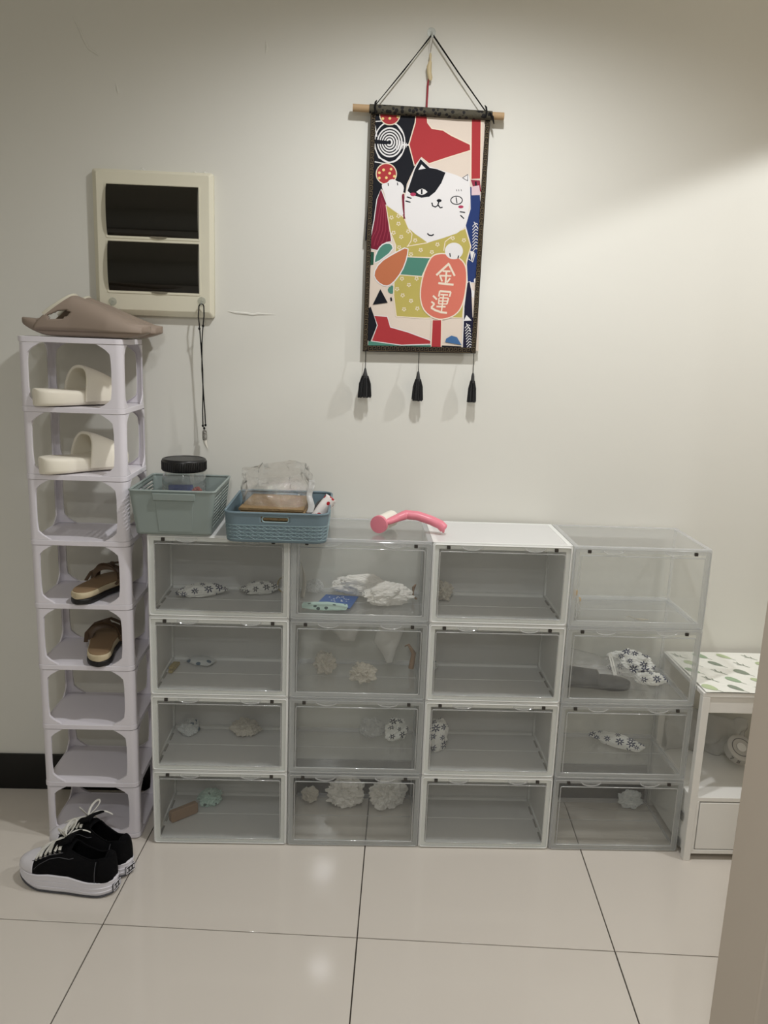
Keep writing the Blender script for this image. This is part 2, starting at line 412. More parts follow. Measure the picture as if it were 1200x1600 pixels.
for k in range(9):
    s = ps if k == 0 else ps.copy()
    if k: C.objects.link(s); s.parent = rack
    s.location = (lean*k, 0, .0145 if k == 0 else k*TP)
    if k == 0: s.location = (0, 0, .016)
    if k < 8:
        for q in pp:
            p = q if k == 0 else q.copy()
            if k: C.objects.link(p); p.parent = rack
            p.location = (lean*k, 0, k*TP); p.scale = (1, 1, 1)
            if k == 0: p.location = (0, 0, .0165); p.scale = (1, 1, (TP-.0145-.0165)/(TP-.0145))
# ================================================================== FOOTWEAR
def foot_w(u, wd, heel=.80, waist=.80, ball=1.0, p=3.2):
    b = interp(u, [0, .15, .42, .72, .9, 1], [heel, heel, waist, ball, .9, .8])
    c = max(0.0, 1-abs(2*u-1)**(p*1.6))**(1/2.2)
    return wd/2*b*c
def us(n): return [.5-.5*math.cos(PI*i/n) for i in range(n+1)]
def sole(mb, L, wd, bot, top, n=28, bulge=.004, shift=0, grow=1.0, m=0):
    rows = []
    for u in us(n):
        w = max(foot_w(u, wd)*grow, .0008); b, t = bot(u), top(u); h = t-b; x = L*(u-.5)*(1+.0)+shift
        yo = .006*math.sin(PI*u)
        rr = min(h*.35, w*.5, .01)
        sec = []
        for (sy, sz, a0) in ((1, 1, 0), (-1, 1, 90), (-1, -1, 180), (1, -1, 270)):
            for k in range(4):
                a = math.radians(a0+90*k/3)
                sec.append((x, yo+sy*(w-rr)+rr*math.cos(a)+0, (t-rr if sz > 0 else b+rr)+rr*math.sin(a)))
        rows.append(sec)
    n2 = len(rows[0]); vs = [p for r in rows for p in r]; fs = []
    for i in range(len(rows)-1):
        for k in range(n2): fs.append((i*n2+k, i*n2+(k+1) % n2, (i+1)*n2+(k+1) % n2, (i+1)*n2+k))
    fs += [tuple(range(n2)), tuple(range(len(vs)-1, len(vs)-n2-1, -1))]
    return mb.add(vs, fs, m)
creamf = mat('cream_foam', rgb(236, 230, 214), .5, .35, bump=.05, bscale=90)
def white_slide():
    root = empty('slide_sandal')
    L, wd = .240, .106
    link('sole', sole(MB(), L, wd, lambda u: .0012+.010*max(0, u-.85)/.15, lambda u: .040+.003*math.cos(2*PI*u)), creamf, root, smooth=60)
    def f(s, t):
        a = PI*s; u = lerp(.46+.03*math.sin(a), .90-.02*math.sin(a), t)
        w = foot_w(min(u, .93), wd)*1.02+.004; hh = lerp(.086, .050, t**1.3)
        x = L*(u-.5)+.008*math.sin(a)*(1-t)
        return (x, .006*math.sin(PI*u)+w*math.copysign(abs(math.cos(a))**.75, math.cos(a)), .010+hh*math.sin(a)**.62)
    link('strap', MB().grid(f, 28, 10), creamf, root, solid=.008, smooth=60, bevel=.002)
    return root
ws = white_slide()
A = math.radians(50)
ws.location = (-.186, -.170, 7*TP+.0005); ws.rotation_euler = (0, 0, A)
tag(ws, 'chunky cream foam slide sandal on the highest enclosed tier of the shoe rack', 'sandal', 'cream foam slides on the shoe rack')
w2 = copy_tree(ws); w2.location = (-.178, -.170, 6*TP+.0005); w2.rotation_euler = (0, 0, math.radians(48))
tag(w2, 'chunky cream foam slide sandal one tier below its twin, just above an empty tier', 'sandal')
# taupe slides on top
taupef = mat('taupe_foam', rgb(150, 135, 122), .6, .3, bump=.05, bscale=80, var=.04)
palef = mat('pale_foam_lining', rgb(205, 200, 182), .6, .3)
def taupe_slide():
    root = empty('slide_sandal'); L, wd = .318, .112
    bot = lambda u: .001+.030*max(0, (.25-u)/.25)**1.6+.016*max(0, (u-.8)/.2)**1.5
    top = lambda u: interp(u, [0, .08, .3, .6, .85, 1], [.044, .042, .032, .034, .040, .034])
    link('sole', sole(MB(), L, wd, bot, top, n=32), taupef, root, smooth=60)
    def pt(s, t, k=0):
        a = PI*s; u = lerp(.13+.28*math.sin(a)**1.2, .965, t)
        w = foot_w(min(u, .955), wd)*1.0+.002+k
        hh = interp(u, [0, .2, .41, .6, .8, .965], [.062, .070, .084, .062, .036, .016])+k
        return (L*(u-.5), .006*math.sin(PI*u)+w*math.copysign(abs(math.cos(a))**.72, math.cos(a)), .014+hh*math.sin(a)**.7)
    def hole(s, t):
        for s0 in (.885,):
            if ((s-s0)/.045)**2+((t-.17)/.115)**2 < 1: return True
        return False
    link('upper', MB().grid(pt, 56, 40, skip=hole), taupef, root, solid=.006, smooth=60)
    link('lining', MB().tube([Vector(pt(s/40, 0))+Vector((-.001, 0, .0015)) for s in range(5, 36)], .0052, 8), palef, root)
    # embossed crease line over the instep
    link('crease', MB().tube([Vector(pt(.20, .06, .003)), Vector(pt(.19, .22, .0035)), Vector(pt(.14, .36, .0035)), Vector(pt(.22, .44, .0035)), Vector(pt(.30, .50, .003))], [.001, .0022, .0028, .0022, .0008], 6), taupef, root)
    return root
ts = taupe_slide(); ts.location = (-.154, -.190, 8*TP+.0008); ts.rotation_euler = (0, 0, math.radians(-4))
tag(ts, 'taupe moulded slide in front on top of the shoe rack, side hole showing', 'sandal', 'pair of taupe slides on top of the rack')
t2 = copy_tree(ts); t2.location = (-.156, -.072, 8*TP+.0008); t2.rotation_euler = (0, 0, math.radians(3)); t2.scale = (1, 1, 1)
tag(t2, 'taupe moulded slide behind its twin on top of the shoe rack, mostly hidden', 'sandal')
# brown sandals
tanm = mat('tan_footbed', rgb(140, 116, 88), .6, .3, var=.08, bump=.1)
brownm = mat('brown_leather', rgb(84, 66, 48), .5, .4, var=.1)
blackr = mat('black_rubber', rgb(26, 24, 23), .5, .4)
edgem = mat('pale_cork_edge', rgb(196, 182, 152), .6, .3)
def brown_sandal(name):
    root = empty(name); L, wd = .22, .086
    link('outsole', sole(MB(), L, wd, lambda u: .001, lambda u: .016), blackr, root, smooth=60)
    link('midsole', sole(MB(), L, wd, lambda u: .0155, lambda u: .032, grow=.97), edgem, root, smooth=60)
    link('footbed', sole(MB(), L*.95, wd, lambda u: .0315, lambda u: .034, grow=.88), tanm, root, smooth=60)
    def arch(u0, u1, h, s0=0, s1=1, n=16, out=1.0):
        pts = []
        for k in range(n+1):
            s = lerp(s0, s1, k/n); a = PI*s; u = lerp(u0, u1, s); w = foot_w(u, wd)*out
            pts.append((L*(u-.5), .005+w*math.cos(a), .028+h*math.sin(a)**.8))
        return pts
    link('strap', MB().tube(arch(.60, .74, .036), .009, 8, flat=.22), brownm, root)
    link('strap', MB().tube(arch(.72, .60, .042), .008, 8, flat=.22), brownm, root)
    pts = [(L*(.56-.5), -.044, .03), (L*(.45-.5), -.043, .045), (L*(.2-.5), -.036, .05), (L*(.06-.5), -.018, .05), (L*(.03-.5), .004, .05), (L*(.06-.5), .026, .05), (L*(.2-.5), .042, .05), (L*(.45-.5), .05, .045), (L*(.56-.5), .05, .03)]
    # heel strap folded down over the toe straps
    pts = [(L*(.50-.5), -.043, .030), (L*(.62-.5), -.046, .046), (L*(.80-.5), -.036, .060), (L*(.90-.5), -.004, .066), (L*(.80-.5), .034, .060), (L*(.62-.5), .052, .046), (L*(.50-.5), .050, .030)]
    q = []
    for i in range(len(pts)-1):
        for k in range(4):
            t = k/4; q.append(Vector(pts[i]).lerp(Vector(pts[i+1]), t))
    q.append(Vector(pts[-1]))
    link('ankle_strap', MB().tube(q, .0055, 6, flat=.25), brownm, root)
    link('knot', MB().tube([(.040, -.012, .066), (.046, -.004, .072), (.052, .004, .070), (.058, .012, .066)], [.003, .006, .006, .003], 8), brownm, root)
    return root
bs = brown_sandal('strappy_sandal'); bs.location = (-.150, -.157, 4*TP+.0005); bs.rotation_euler = (0, 0, math.radians(72))
tag(bs, 'brown strappy sandal set diagonally, on the upper of two brown-sandal tiers', 'sandal', 'brown sandals on the shoe rack')
b2 = copy_tree(bs); b2.location = (-.148, -.155, 3*TP+.0005); b2.rotation_euler = (0, 0, math.radians(98))
tag(b2, 'brown strappy sandal pointing at the wall, on the lower of two brown-sandal tiers', 'sandal')
# platform canvas sneakers
canv = mat('black_canvas', rgb(13, 13, 15), .9, .12, bump=.4, bscale=500)
rubw = mat('white_rubber', rgb(224, 222, 228), .45, .4)
lacem = mat('white_lace', rgb(214, 212, 204), .8, .2, bump=.3, bscale=600)
inm = mat('dark_lining', rgb(30, 29, 28), .9, .1)
stitchm = mat('grey_stitching', rgb(84, 84, 88), .9, .1)
seyem = mat('steel_eyelet', rgb(190, 190, 190), .3, .5, metal=1)
def sneaker():
    root = empty('canvas_sneaker'); L, wd = .262, .092
    zt = lambda u: interp(u, [0, .06, .22, .40, .60, .80, .93, 1], [.045, .046, .045, .054, .055, .047, .045, .047])
    zb = lambda u: .001+.018*max(0, (u-.72)/.28)**1.7+.006*max(0, (.12-u)/.12)
    link('platform_sole', sole(MB(), L, wd, zb, zt, n=36), rubw, root, smooth=60)
    def ring(zf, r, mt, nm, gr=1.0):
        pts = []
        N = 30
        for sgn in (1, -1):
            uu = us(N) if sgn == 1 else us(N)[::-1]
            for u in uu[1:-1]:
                w = foot_w(u, wd)*gr; pts.append((L*(u-.5), .006*math.sin(PI*u)+sgn*w, zf(u)))
        link(nm, MB().tube(pts, r, 6, closed=True), mt, root)
    ring(lambda u: lerp(zb(u), zt(u), .88), .0022, rubw, 'sole_band', 1.0)
    ring(lambda u: lerp(zb(u), zt(u), .55), .0016, rubw, 'sole_band', 1.0)
    ring(lambda u: lerp(zb(u), zt(u), .30), .0016, rubw, 'sole_band', 1.0)
    ring(lambda u: zb(u)+.0022, .0020, stitchm, 'tread', .985)
    hs = lambda u: interp(u, [0, .05, .18, .34, .44, .60, .78, .92, 1], [.066, .069, .058, .064, .076, .059, .036, .023, .008])
    def up(s, t, k=0, u0=.012, u1=.99):
        u = lerp(u0, u1, t); a = PI*s
        if u < .10:
            q = max(0, (u-.012)/.088); w = (foot_w(.10, wd)*.93+k)*math.sin(q*PI/2)**.8; u = .012+.088*(1-math.cos(q*PI/2))
        else: w = foot_w(min(u, .985), wd)*.93+k
        z = zt(u)-.004+(hs(u)+k)*math.sin(a)**.62
        lean_ = 1-.16*math.sin(a)*(1 if u < .5 else .5)
        return (L*(u-.5), .006*math.sin(PI*u)+w*lean_*math.copysign(abs(math.cos(a))**.8, math.cos(a)), z)
    def up0(s, t): return up(s, t, 0, .012, .80)
    open_ = lambda s, t: (.085 < t < .50 and .30 < s < .70)
    link('canvas_upper', MB().grid(up0, 40, 48, skip=open_), canv, root, solid=.003, smooth=60)
    link('toe_cap', MB().grid(lambda s, t: up(s, t, .0022, .775, .985), 30, 12), rubw, root, solid=.002, smooth=60)
    # heel counter patch panel
    link('heel_strip', MB().grid(lambda s, t: up(lerp(.0, .30, s), t, .002, .02, .13), 8, 6), canv, root, solid=.002)
    link('seam', MB().tube([up(s/20, .14, .0022) for s in range(0, 6)], .0009, 5), stitchm, root)
    link('seam', MB().tube([up(1-s/20, .14, .0022) for s in range(0, 6)], .0009, 5), stitchm, root)
    for sd in (0, 1):
        pts = [up(abs(sd-v), t, .0016) for v, t in ((.05, .76), (.12, .70), (.16, .60), (.17, .50), (.15, .40), (.20, .36))]
        link('seam', MB().tube(pts, .0009, 5), stitchm, root)
    # collar binding
    pts = [up(.30, t, .001, .012, .80) for t in [.085+.415*k/12 for k in range(13)]]+[up(s, .50, .001, .012, .80) for s in (.40, .5, .60)]+[up(.70, t, .001, .012, .80) for t in [.50-.415*k/12 for k in range(13)]]+[up(s, .085, .001, .012, .80) for s in (.6, .5, .4)]
    link('collar_binding', MB().tube(pts, .0022, 6, closed=True), canv, root)
    link('insole', sole(MB(), L*.84, wd, lambda u: .042, lambda u: .052, grow=.74), inm, root)
    # tongue
    def tg(s, t):
        x = lerp(.048, -.030, t); z = lerp(.096, .150, t**.8)
        return (x, .006+(s-.5)*lerp(.036, .052, t), z-.010*(2*s-1)**2)
    link('tongue', MB().grid(tg, 8, 10), canv, root, solid=.004, smooth=60)
    # laces
    rows = [.50, .55, .60, .65, .70, .75]
    for i, t in enumerate(rows):
        sp = .275-.006*i
        pts = [Vector(up(lerp(sp, 1-sp, q/10), t-.012*math.sin(PI*q/10)*(1 if i % 2 else -1), .0062)) for q in range(11)]
        link('lace', MB().tube(pts, .0036, 6, flat=.55), lacem, root)
        for sd in (sp-.012, 1-sp+.012):
            c = Vector(up(sd, t, .0025)); link('eyelet', MB().lathe([(.0015, -.0006), (.0038, -.0006), (.0038, .001), (.0015, .001)], 10, tuple(c)), seyem, root)
    for sd in (0, 1):
        link('lace_guard', MB().tube([up(abs(sd-.225), t, .0024) for t in (.47, .53, .6, .68, .76, .80)], .0012, 5), stitchm, root)
    K = Vector(up(.5, .50, .012))
    def loop(a, b, c):
        q = []
        for k in range(17):
            t = k/16; p = K*((1-t)**3)+(K+Vector(a))*3*t*(1-t)**2+(K+Vector(b))*3*t*t*(1-t)+(K+Vector(c))*t**3; q.append(p)
        return q
    link('bow', MB().tube(loop((.02, .03, .05), (-.03, .05, .06), (0, 0, 0)), .0030, 6, flat=.5), lacem, root)
    link('bow', MB().tube(loop((.04, -.05, .02), (-.04, -.05, .05), (0, 0, 0)), .0030, 6, flat=.5), lacem, root)
    link('bow', MB().tube(loop((.01, .03, .01), (.03, .04, .0), (.045, .035, -.014)), .0028, 6, flat=.5), lacem, root)
    link('bow', MB().tube(loop((-.01, -.03, .012), (-.03, -.04, .0), (-.035, -.05, -.012)), .0028, 6, flat=.5), lacem, root)
    link('bow', MB().lathe([(.001, -.004), (.005, -.002), (.005, .002), (.001, .004)], 10, tuple(K)), lacem, root)
    # licence-plate style heel patch with a star
    pr = -L/2-.0012
    hp = MB().prism(rrect(-.016, .016, .012, .030, .002, 2), pr, pr+.004, YZ); pt = link('heel_patch', hp, mat('patch_black', rgb(18, 18, 18), .4), root)
    st = []
    for k in range(10):
        a = PI/2+PI*k/5; r = .0052 if k % 2 == 0 else .0021; st.append((.0+r*math.cos(a), .021+r*math.sin(a)))
    link('star', MB().prism(st, pr-.0006, pr, YZ), rubw, pt, smooth=0)
    mbp = MB()
    for x in (-.011, .011): mbp.box(pr-.0006, pr, x-.0022, x+.0022, .017, .025)
    link('lettering', mbp, rubw, pt, smooth=0)
    link('patch_border', MB().tube([(pr, a, b) for a, b in rrect(-.016, .016, .012, .030, .002, 2)], .0009, 5, closed=True), rubw, pt)
    return root
sn = sneaker(); sn.location = (-.168, -.440, .0004); sn.rotation_euler = (0, 0, math.radians(180-14))
tag(sn, 'black canvas sneaker with thick white platform sole, nearer of the pair on the tiles', 'shoe', 'black canvas platform sneakers on the floor')
s2 = copy_tree(sn); s2.location = (-.142, -.348, .0004); s2.rotation_euler = (0, 0, math.radians(180-27))
tag(s2, 'black canvas sneaker with white platform sole, farther of the pair, against the shoe rack', 'shoe')
# ================================================================== BASKETS
def basket(name, x0, x1, y0, y1, z0, h, tap, r, m, skip, nu=160, nv=24, th=.0022):
    """root at the centre of the base; tap: how much the rim overhangs the base"""
    root = empty(name, ((x0+x1)/2, (y0+y1)/2, z0)); hx, hy = (x1-x0)/2, (y1-y0)/2
    per = []
    def ringpt(s, e):
        ax, ay = hx-tap+e, hy-tap+e; rr = r
        segs = [2*(ax-rr), PI/2*rr, 2*(ay-rr), PI/2*rr]*2; tot = sum(segs); d = (s % 1)*tot
        # start front-left corner end, run along the front (-y) towards +x
        for k, sg in enumerate(segs):
            if d <= sg+1e-9: break
            d -= sg
        t = d/sg
        if k == 0: return (-ax+rr+d, -ay)
        if k == 1: a = -PI/2+t*PI/2; return (ax-rr+rr*math.cos(a), -ay+rr+rr*math.sin(a))
        if k == 2: return (ax, -ay+rr+d)
        if k == 3: a = t*PI/2; return (ax-rr+rr*math.cos(a), ay-rr+rr*math.sin(a))
        if k == 4: return (ax-rr-d, ay)
        if k == 5: a = PI/2+t*PI/2; return (-ax+rr+rr*math.cos(a), ay-rr+rr*math.sin(a))
        if k == 6: return (-ax, ay-rr-d)
        a = PI+t*PI/2; return (-ax+rr+rr*math.cos(a), -ay+rr+rr*math.sin(a))
    def f(s, t, k=0):
        x, y = ringpt(s, tap*t+k); return (x, y, .0015+t*(h-.0015))
    ax, ay = hx-tap, hy-tap; tot = 4*(ax-r)+4*(ay-r)+2*PI*r
    fr = 2*(ax-r)/tot; sd = 2*(ay-r)/tot; cn = (PI/2*r)/tot
    info = dict(front=(0, fr), right=(fr+cn, fr+cn+sd), back=(fr+2*cn+sd, 2*fr+2*cn+sd), left=(2*fr+3*cn+sd, 2*fr+3*cn+2*sd), hx=hx, hy=hy)
    sk = (lambda s, t: skip(s, t, info)) if skip else None
    link('wall', MB().grid(f, nu, nv, cu=True, skip=sk), m, root, solid=th, smooth=50)
    link('rim', MB().tube([f(s/120, 1) for s in range(120)], .0032, 8, closed=True), m, root)
    link('base', MB().prism([ringpt(s/80, -.0005) for s in range(80)], .0, .003, XY), m, root)
    return root, f, info
sage = mat('sage_plastic', rgb(142, 153, 149), .5, .35)
steel = mat('slate_blue_plastic', rgb(110, 129, 138), .5, .35)
steell = mat('slate_blue_ridge', rgb(138, 160, 164), .5, .35)
def skip1(s, t, I):
    for side in ('left', 'right'):
        a, b = I[side]
        if a+.006 < s < b-.006 and .12 < t < .88:
            q = (s-a)/(b-a)
            if abs(q-.5) < .02: return False
            return int(t*24) % 2 == 0
    return False
b1, f1, I1 = basket('storage_basket', -.036, .175, -.288, -.040, .8712, .113, .013, .010, sage, skip1, nu=220, nv=24)
tag(b1, 'sage green plastic basket with slotted sides holding a black-lidded jar', 'basket')
# front label plate
def plane1(q, t, k): p = f1(lerp(I1['front'][0], I1['front'][1], q), t); return (p[0], p[1]-k, p[2])
for nm, q0, q1, t0, t1, k in (('handle_plate', .28, .80, .06, .86, .0022), ('handle_lip', .26, .82, .80, .955, .0075)):
    vs = [plane1(q, t, kk) for kk in (.0005, k) for q, t in ((q0+(.0 if nm == 'handle_lip' else .01), t0), (q1-(.0 if nm == 'handle_lip' else .01), t0), (q1, t1), (q0, t1))]
    link(nm, MB().add(vs, [(0, 1, 2, 3), (7, 6, 5, 4), (0, 4, 5, 1), (1, 5, 6, 2), (2, 6, 7, 3), (3, 7, 4, 0)]), sage, b1, bevel=.001)
def skip2(s, t, I):
    for side in ('front', 'back'):
        a, b = I[side]; q = (s-a)/(b-a); c = .5
        e = abs(q-c)/.165
        if e < 1 and .70 < t < .89: return True
    return False
b2k, f2, I2 = basket('storage_basket', .204, .458, -.333, -.030, .8712, .074, .005, .026, steel, skip2, nu=200, nv=40)
tag(b2k, 'slate blue plastic basket with triangle lattice relief and handle slot, holding a clear plastic bag', 'basket')
mb = MB()
N = 66
for j in range(5):
    t = .08+.125*j; mb.tube([f2(s/N, t, .0014) for s in range(N)], .00085, 5, closed=True)
for j in range(4):
    t0, t1 = .08+.125*j, .08+.125*(j+1)
    pts = []
    for s in range(N): pts.append(f2(s/N, t0 if s % 2 else t1, .0014))
    mb.tube(pts, .0007, 4, closed=True)
    pts = [f2((s+.0)/N, t1 if s % 2 else t0, .0014) for s in range(N)]
    if j % 2: mb.tube(pts, .0006, 4, closed=True)
link('lattice', mb, steell, b2k)
for side in ('front', 'back'):
    a, b = I2[side]; k = .0014 if side == 'front' else 0
    ps_ = [f2(lerp(a, b, .335), .70, 0), f2(lerp(a, b, .665), .70, 0), f2(lerp(a, b, .665), .89, 0), f2(lerp(a, b, .335), .89, 0)]
    rr = []
    c = [Vector(p) for p in ps_]; cx = sum((p.x for p in c))/4; cz = sum((p.z for p in c))/4; w = abs(c[1].x-c[0].x)/2; hh = abs(c[2].z-c[1].z)/2; yy = c[0].y
    rr = [(cx+x, yy, cz+z) for x, z in rrect(-w, w, -hh, hh, hh*.95, 6)]
    link('handle_edge', MB().tube(rr, .0019, 6, closed=True), steell, b2k)
# --- jar in the sage basket
jz = .8750
blackp = mat('black_lid_plastic', rgb(22, 22, 23), .35, .5)
jarp = clear('clear_jar', haze=.15, rough=.04, tint=(.95, .965, .96, 1), gloss=3)
jar = empty('plastic_jar', (.069, -.135, jz), label='clear round plastic jar with a wide black screw lid, standing in the sage basket', cat='jar')
prof = [(.048, .001), (.053, .004), (.056, .012), (.057, .06), (.057, .115), (.054, .128), (.050, .137), (.050, .145)]
mbj = MB(); n = 40; vs = [(r*math.cos(2*PI*k/n), r*math.sin(2*PI*k/n), z) for r, z in prof for k in range(n)]
mbj.add(vs, [(i*n+k, i*n+(k+1) % n, (i+1)*n+(k+1) % n, (i+1)*n+k) for i in range(len(prof)-1) for k in range(n)]+[tuple(range(n))[::-1]])
link('jar_body', mbj, jarp, jar, smooth=60)
lid = link('lid', MB().lathe([(.054, .138), (.0565, .139), (.0575, .142), (.0575, .166), (.0555, .1695), (.051, .1705), (.050, .1692), (.001, .1692)], 48), blackp, jar, smooth=50)
mbk = MB()
for k in range(60):
    a = 2*PI*k/60; mbk.tube([(.0577*math.cos(a), .0577*math.sin(a), .142), (.0577*math.cos(a), .0577*math.sin(a), .164)], .0011, 4)
link('grip_rib', mbk, blackp, lid)
bluec = mat('blue_carton', rgb(58, 72, 128), .5, .3)
o = tag(link('carton', MB().box(-.040, .022, -.022, -.006, 0, .100), [bluec], None, (.072, -.140, jz+.002), (0, 0, .06), bevel=.0015), 'dark blue small carton standing inside the clear jar', 'box')
redc = mat('red_wrapper', rgb(150, 60, 46), .4, .4, var=.5, bscale=260)
# --- noise blobs (paper, packets)
def crumple(name, dims, m, seed, amp=.3, freq=2.2, sub=4, pinch=0, flat=True, facet=0, parent=None, ridged=True, p=1.0):
    b = bmesh.new(); bmesh.ops.create_icosphere(b, subdivisions=sub, radius=1)
    off = Vector((seed*3.1, seed*1.7, seed*.9))
    for v in b.verts:
        d = v.co.copy(); q = d*freq+off
        n1 = noise.noise(q); n2 = noise.noise(q*2.3); n3 = noise.noise(q*4.9)
        ds, _p = noise.voronoi(q*1.25); d2, _p = noise.voronoi(q*2.9+Vector((5, 5, 5)))
        cr = min(1.0, (ds[1]-ds[0])*1.9); cr2 = min(1.0, (d2[1]-d2[0])*1.9)
        if ridged: k = n1*.9+(cr-.5)*.42+(cr2-.5)*.30+n3*.12
        else: k = n1+n2*.4+(cr-.5)*.55+(cr2-.5)*.3
        s = 1+amp*k
        x, y, z = d*s
        if pinch:
            ax = min(1, abs(d.x)); w = (1-ax**3)**.5 if ax < 1 else 0
            sx = math.copysign(1, d.x)
            # pillow with flared, sealed ends
            y = y/max(.25, math.sqrt(max(1e-3, 1-d.x*d.x)))*lerp(1, .82, ax) if ax < .97 else y*2.2
            z = z*lerp(1, .25, ax**4)
        v.co = Vector((x*dims[0]/2, y*dims[1]/2, z*dims[2]/2))
    zm = min(v.co.z for v in b.verts)
    for v in b.verts:
        if flat: v.co.z = max(v.co.z, zm*.72)
    for ax_ in range(3):
        lo = min(v.co[ax_] for v in b.verts); hi = max(v.co[ax_] for v in b.verts)
        for v in b.verts: v.co[ax_] = (v.co[ax_]-lo)/(hi-lo)*dims[ax_]-(dims[ax_]/2 if ax_ < 2 else -.0006)
    me = bpy.data.meshes.new(name); b.to_mesh(me); b.free(); me.materials.append(m)
    me.polygons.foreach_set('use_smooth', [True]*len(me.polygons)); me.set_sharp_from_angle(angle=math.radians(facet or 22))
    o = bpy.data.objects.new(name, me); C.objects.link(o)
    if parent: o.parent = parent
    return o
def place(o, loc, rot=(0, 0, 0), label=None, cat=None, group=None): o.location = loc; o.rotation_euler = rot; return tag(o, label, cat, group)
place(crumple('snack_packet', (.034, .026, .03), redc, 5, .4), (.103, -.158, jz+.070), (0, .3, 0), 'small red and brown wrapped snack inside the clear jar', 'packet')
place(crumple('snack_packet', (.040, .030, .070), redc, 8, .4), (.098, -.150, jz+.002), (0, 0, 1), 'lower red wrapped snack under another in the clear jar', 'packet')
# --- contents of the slate basket
bz = .8750
straw = mat('woven_brown_stack', rgb(134, 112, 80), .8, .2, bump=.8, bscale=120, var=.15)
# brown card sheets in the bag
stk = empty('card_stack', (.318, -.175, bz), label='stack of brown kraft sheets inside the clear bag in the slate basket', cat='card stack')
for k in range(9):
    link('sheet', MB().prism([(-.085, -.095), (.078, -.10), (.085, .09), (-.072, .098)], .0005+.0078*k, .0075+.0078*k, lambda a, b_, d, k=k: (a+.0025*math.sin(k*2.1), b_+.003*math.cos(k*1.7), d)), straw, stk, bevel=.001, seg=1)
film = clear('thin_film', haze=.12, hlow=.0, rough=.05, tint=(.99, .99, .99, 1), hazecol=(.92, .92, .92, 1), bump=1.0, bscale=40, gloss=4.5)
filmh = clear('milky_film', haze=.58, rough=.22, tint=(.93, .94, .94, 1), hazecol=(.86, .86, .85, 1), bump=.5, bscale=30, gloss=1.4)
def bagf(s, t):
    # sleeve rising out of the basket, open crumpled top
    a = 2*PI*s; hx, hy = lerp(.094, .086, t), lerp(.108, .030, t**1.4)
    c, sn_ = math.cos(a), math.sin(a)
    x = hx*math.copysign(abs(c)**.5, c); y = hy*math.copysign(abs(sn_)**.6, sn_)+.015*t
    z = lerp(.002, .150+.018*math.sin(a*1.0+.6)+.012*noise.noise(Vector((c*2, sn_*2, 3))), t)
    q = Vector((x*44, y*44, z*34)); k = .013*t**.5*(.5+t)
    return (x+k*noise.noise(q), y+k*noise.noise(q+Vector((7, 1, 2))), z+k*.5*noise.noise(q+Vector((1, 9, 4))))
bag = empty('plastic_bag', (.318, -.175, bz), label='crinkled clear plastic bag standing open in the slate blue basket', cat='bag')
link('film', MB().grid(bagf, 90, 40, cu=True), film, bag, smooth=25)
# cuff with white printed strip at its right
def cuff(s, t):
    x = .083+.016*s+.003*math.sin(9*t); z = lerp(.062, .138, t); y = -.092+.01*math.sin(4*t)+.05*t
    q = Vector((x*60, z*50, 1)); return (x+.002*noise.noise(q), y+.006*noise.noise(q*1.3), z)
link('white_strip', MB().grid(cuff, 10, 26), filmh, bag, solid=.0008, smooth=25)
redp = mat('red_white_wrapper', rgb(226, 220, 216), .4, .4, bump=.3)
def spots(m, col, scale, thr):
    nt = m.node_tree; N_ = nt.nodes; L_ = nt.links; b = N_['Principled BSDF']
    tc = N_.new('ShaderNodeTexCoord'); v = N_.new('ShaderNodeTexVoronoi'); v.inputs['Scale'].default_value = scale; L_.new(tc.outputs['Object'], v.inputs['Vector'])
    lt = N_.new('ShaderNodeMath'); lt.operation = 'LESS_THAN'; lt.inputs[1].default_value = thr; L_.new(v.outputs['Distance'], lt.inputs[0])
    mx = N_.new('ShaderNodeMix'); mx.data_type = 'RGBA'; mx.inputs[6].default_value = b.inputs['Base Color'].default_value[:]; mx.inputs[7].default_value = col
    L_.new(lt.outputs[0], mx.inputs[0]); L_.new(mx.outputs[2], b.inputs['Base Color'])
spots(redp, rgb(170, 28, 40), 45, .32)
pk = empty('wrapped_bottle', (.432, -.20, bz+.030), (0, 0, 0), 'dark item in a red and white wrapper at the right end of the slate basket', 'packet')
pk.location = (.412, -.215, bz+.026); pk.rotation_euler = Vector((.52, .30, .72)).to_track_quat('Z', 'Y').to_euler(); pk.rotation_euler.rotate_axis('Z', 2.4)
link('dark_body', MB().lathe([(.001, -.02), (.016, -.018), (.019, -.008), (.019, .052), (.014, .066), (.001, .068)], 20), mat('charcoal_plastic', rgb(66, 64, 66), .5), pk, smooth=60)
link('wrapper', MB().grid(lambda s, t: (lambda a, z: ((.0205+.002*noise.noise(Vector((a, z*30, 2))))*math.cos(a), (.0205+.002*noise.noise(Vector((a, z*30, 5))))*math.sin(a), z))(lerp(-.4, 3.9, s), lerp(.0, .080, t)), 24, 16), redp, pk, solid=.001, smooth=35)
# ================================================================== LINT ROLLER
pinkm = mat('pink_plastic', rgb(240, 142, 158), .35, .5, trans=.1)
paperw = mat('roller_paper', rgb(232, 228, 216), .7, .2, bump=.1)
lr = empty('lint_roller', (.60, -.12, .8722), label='pink-handled lint roller with white paper roll lying on the clear box top', cat='lint roller')
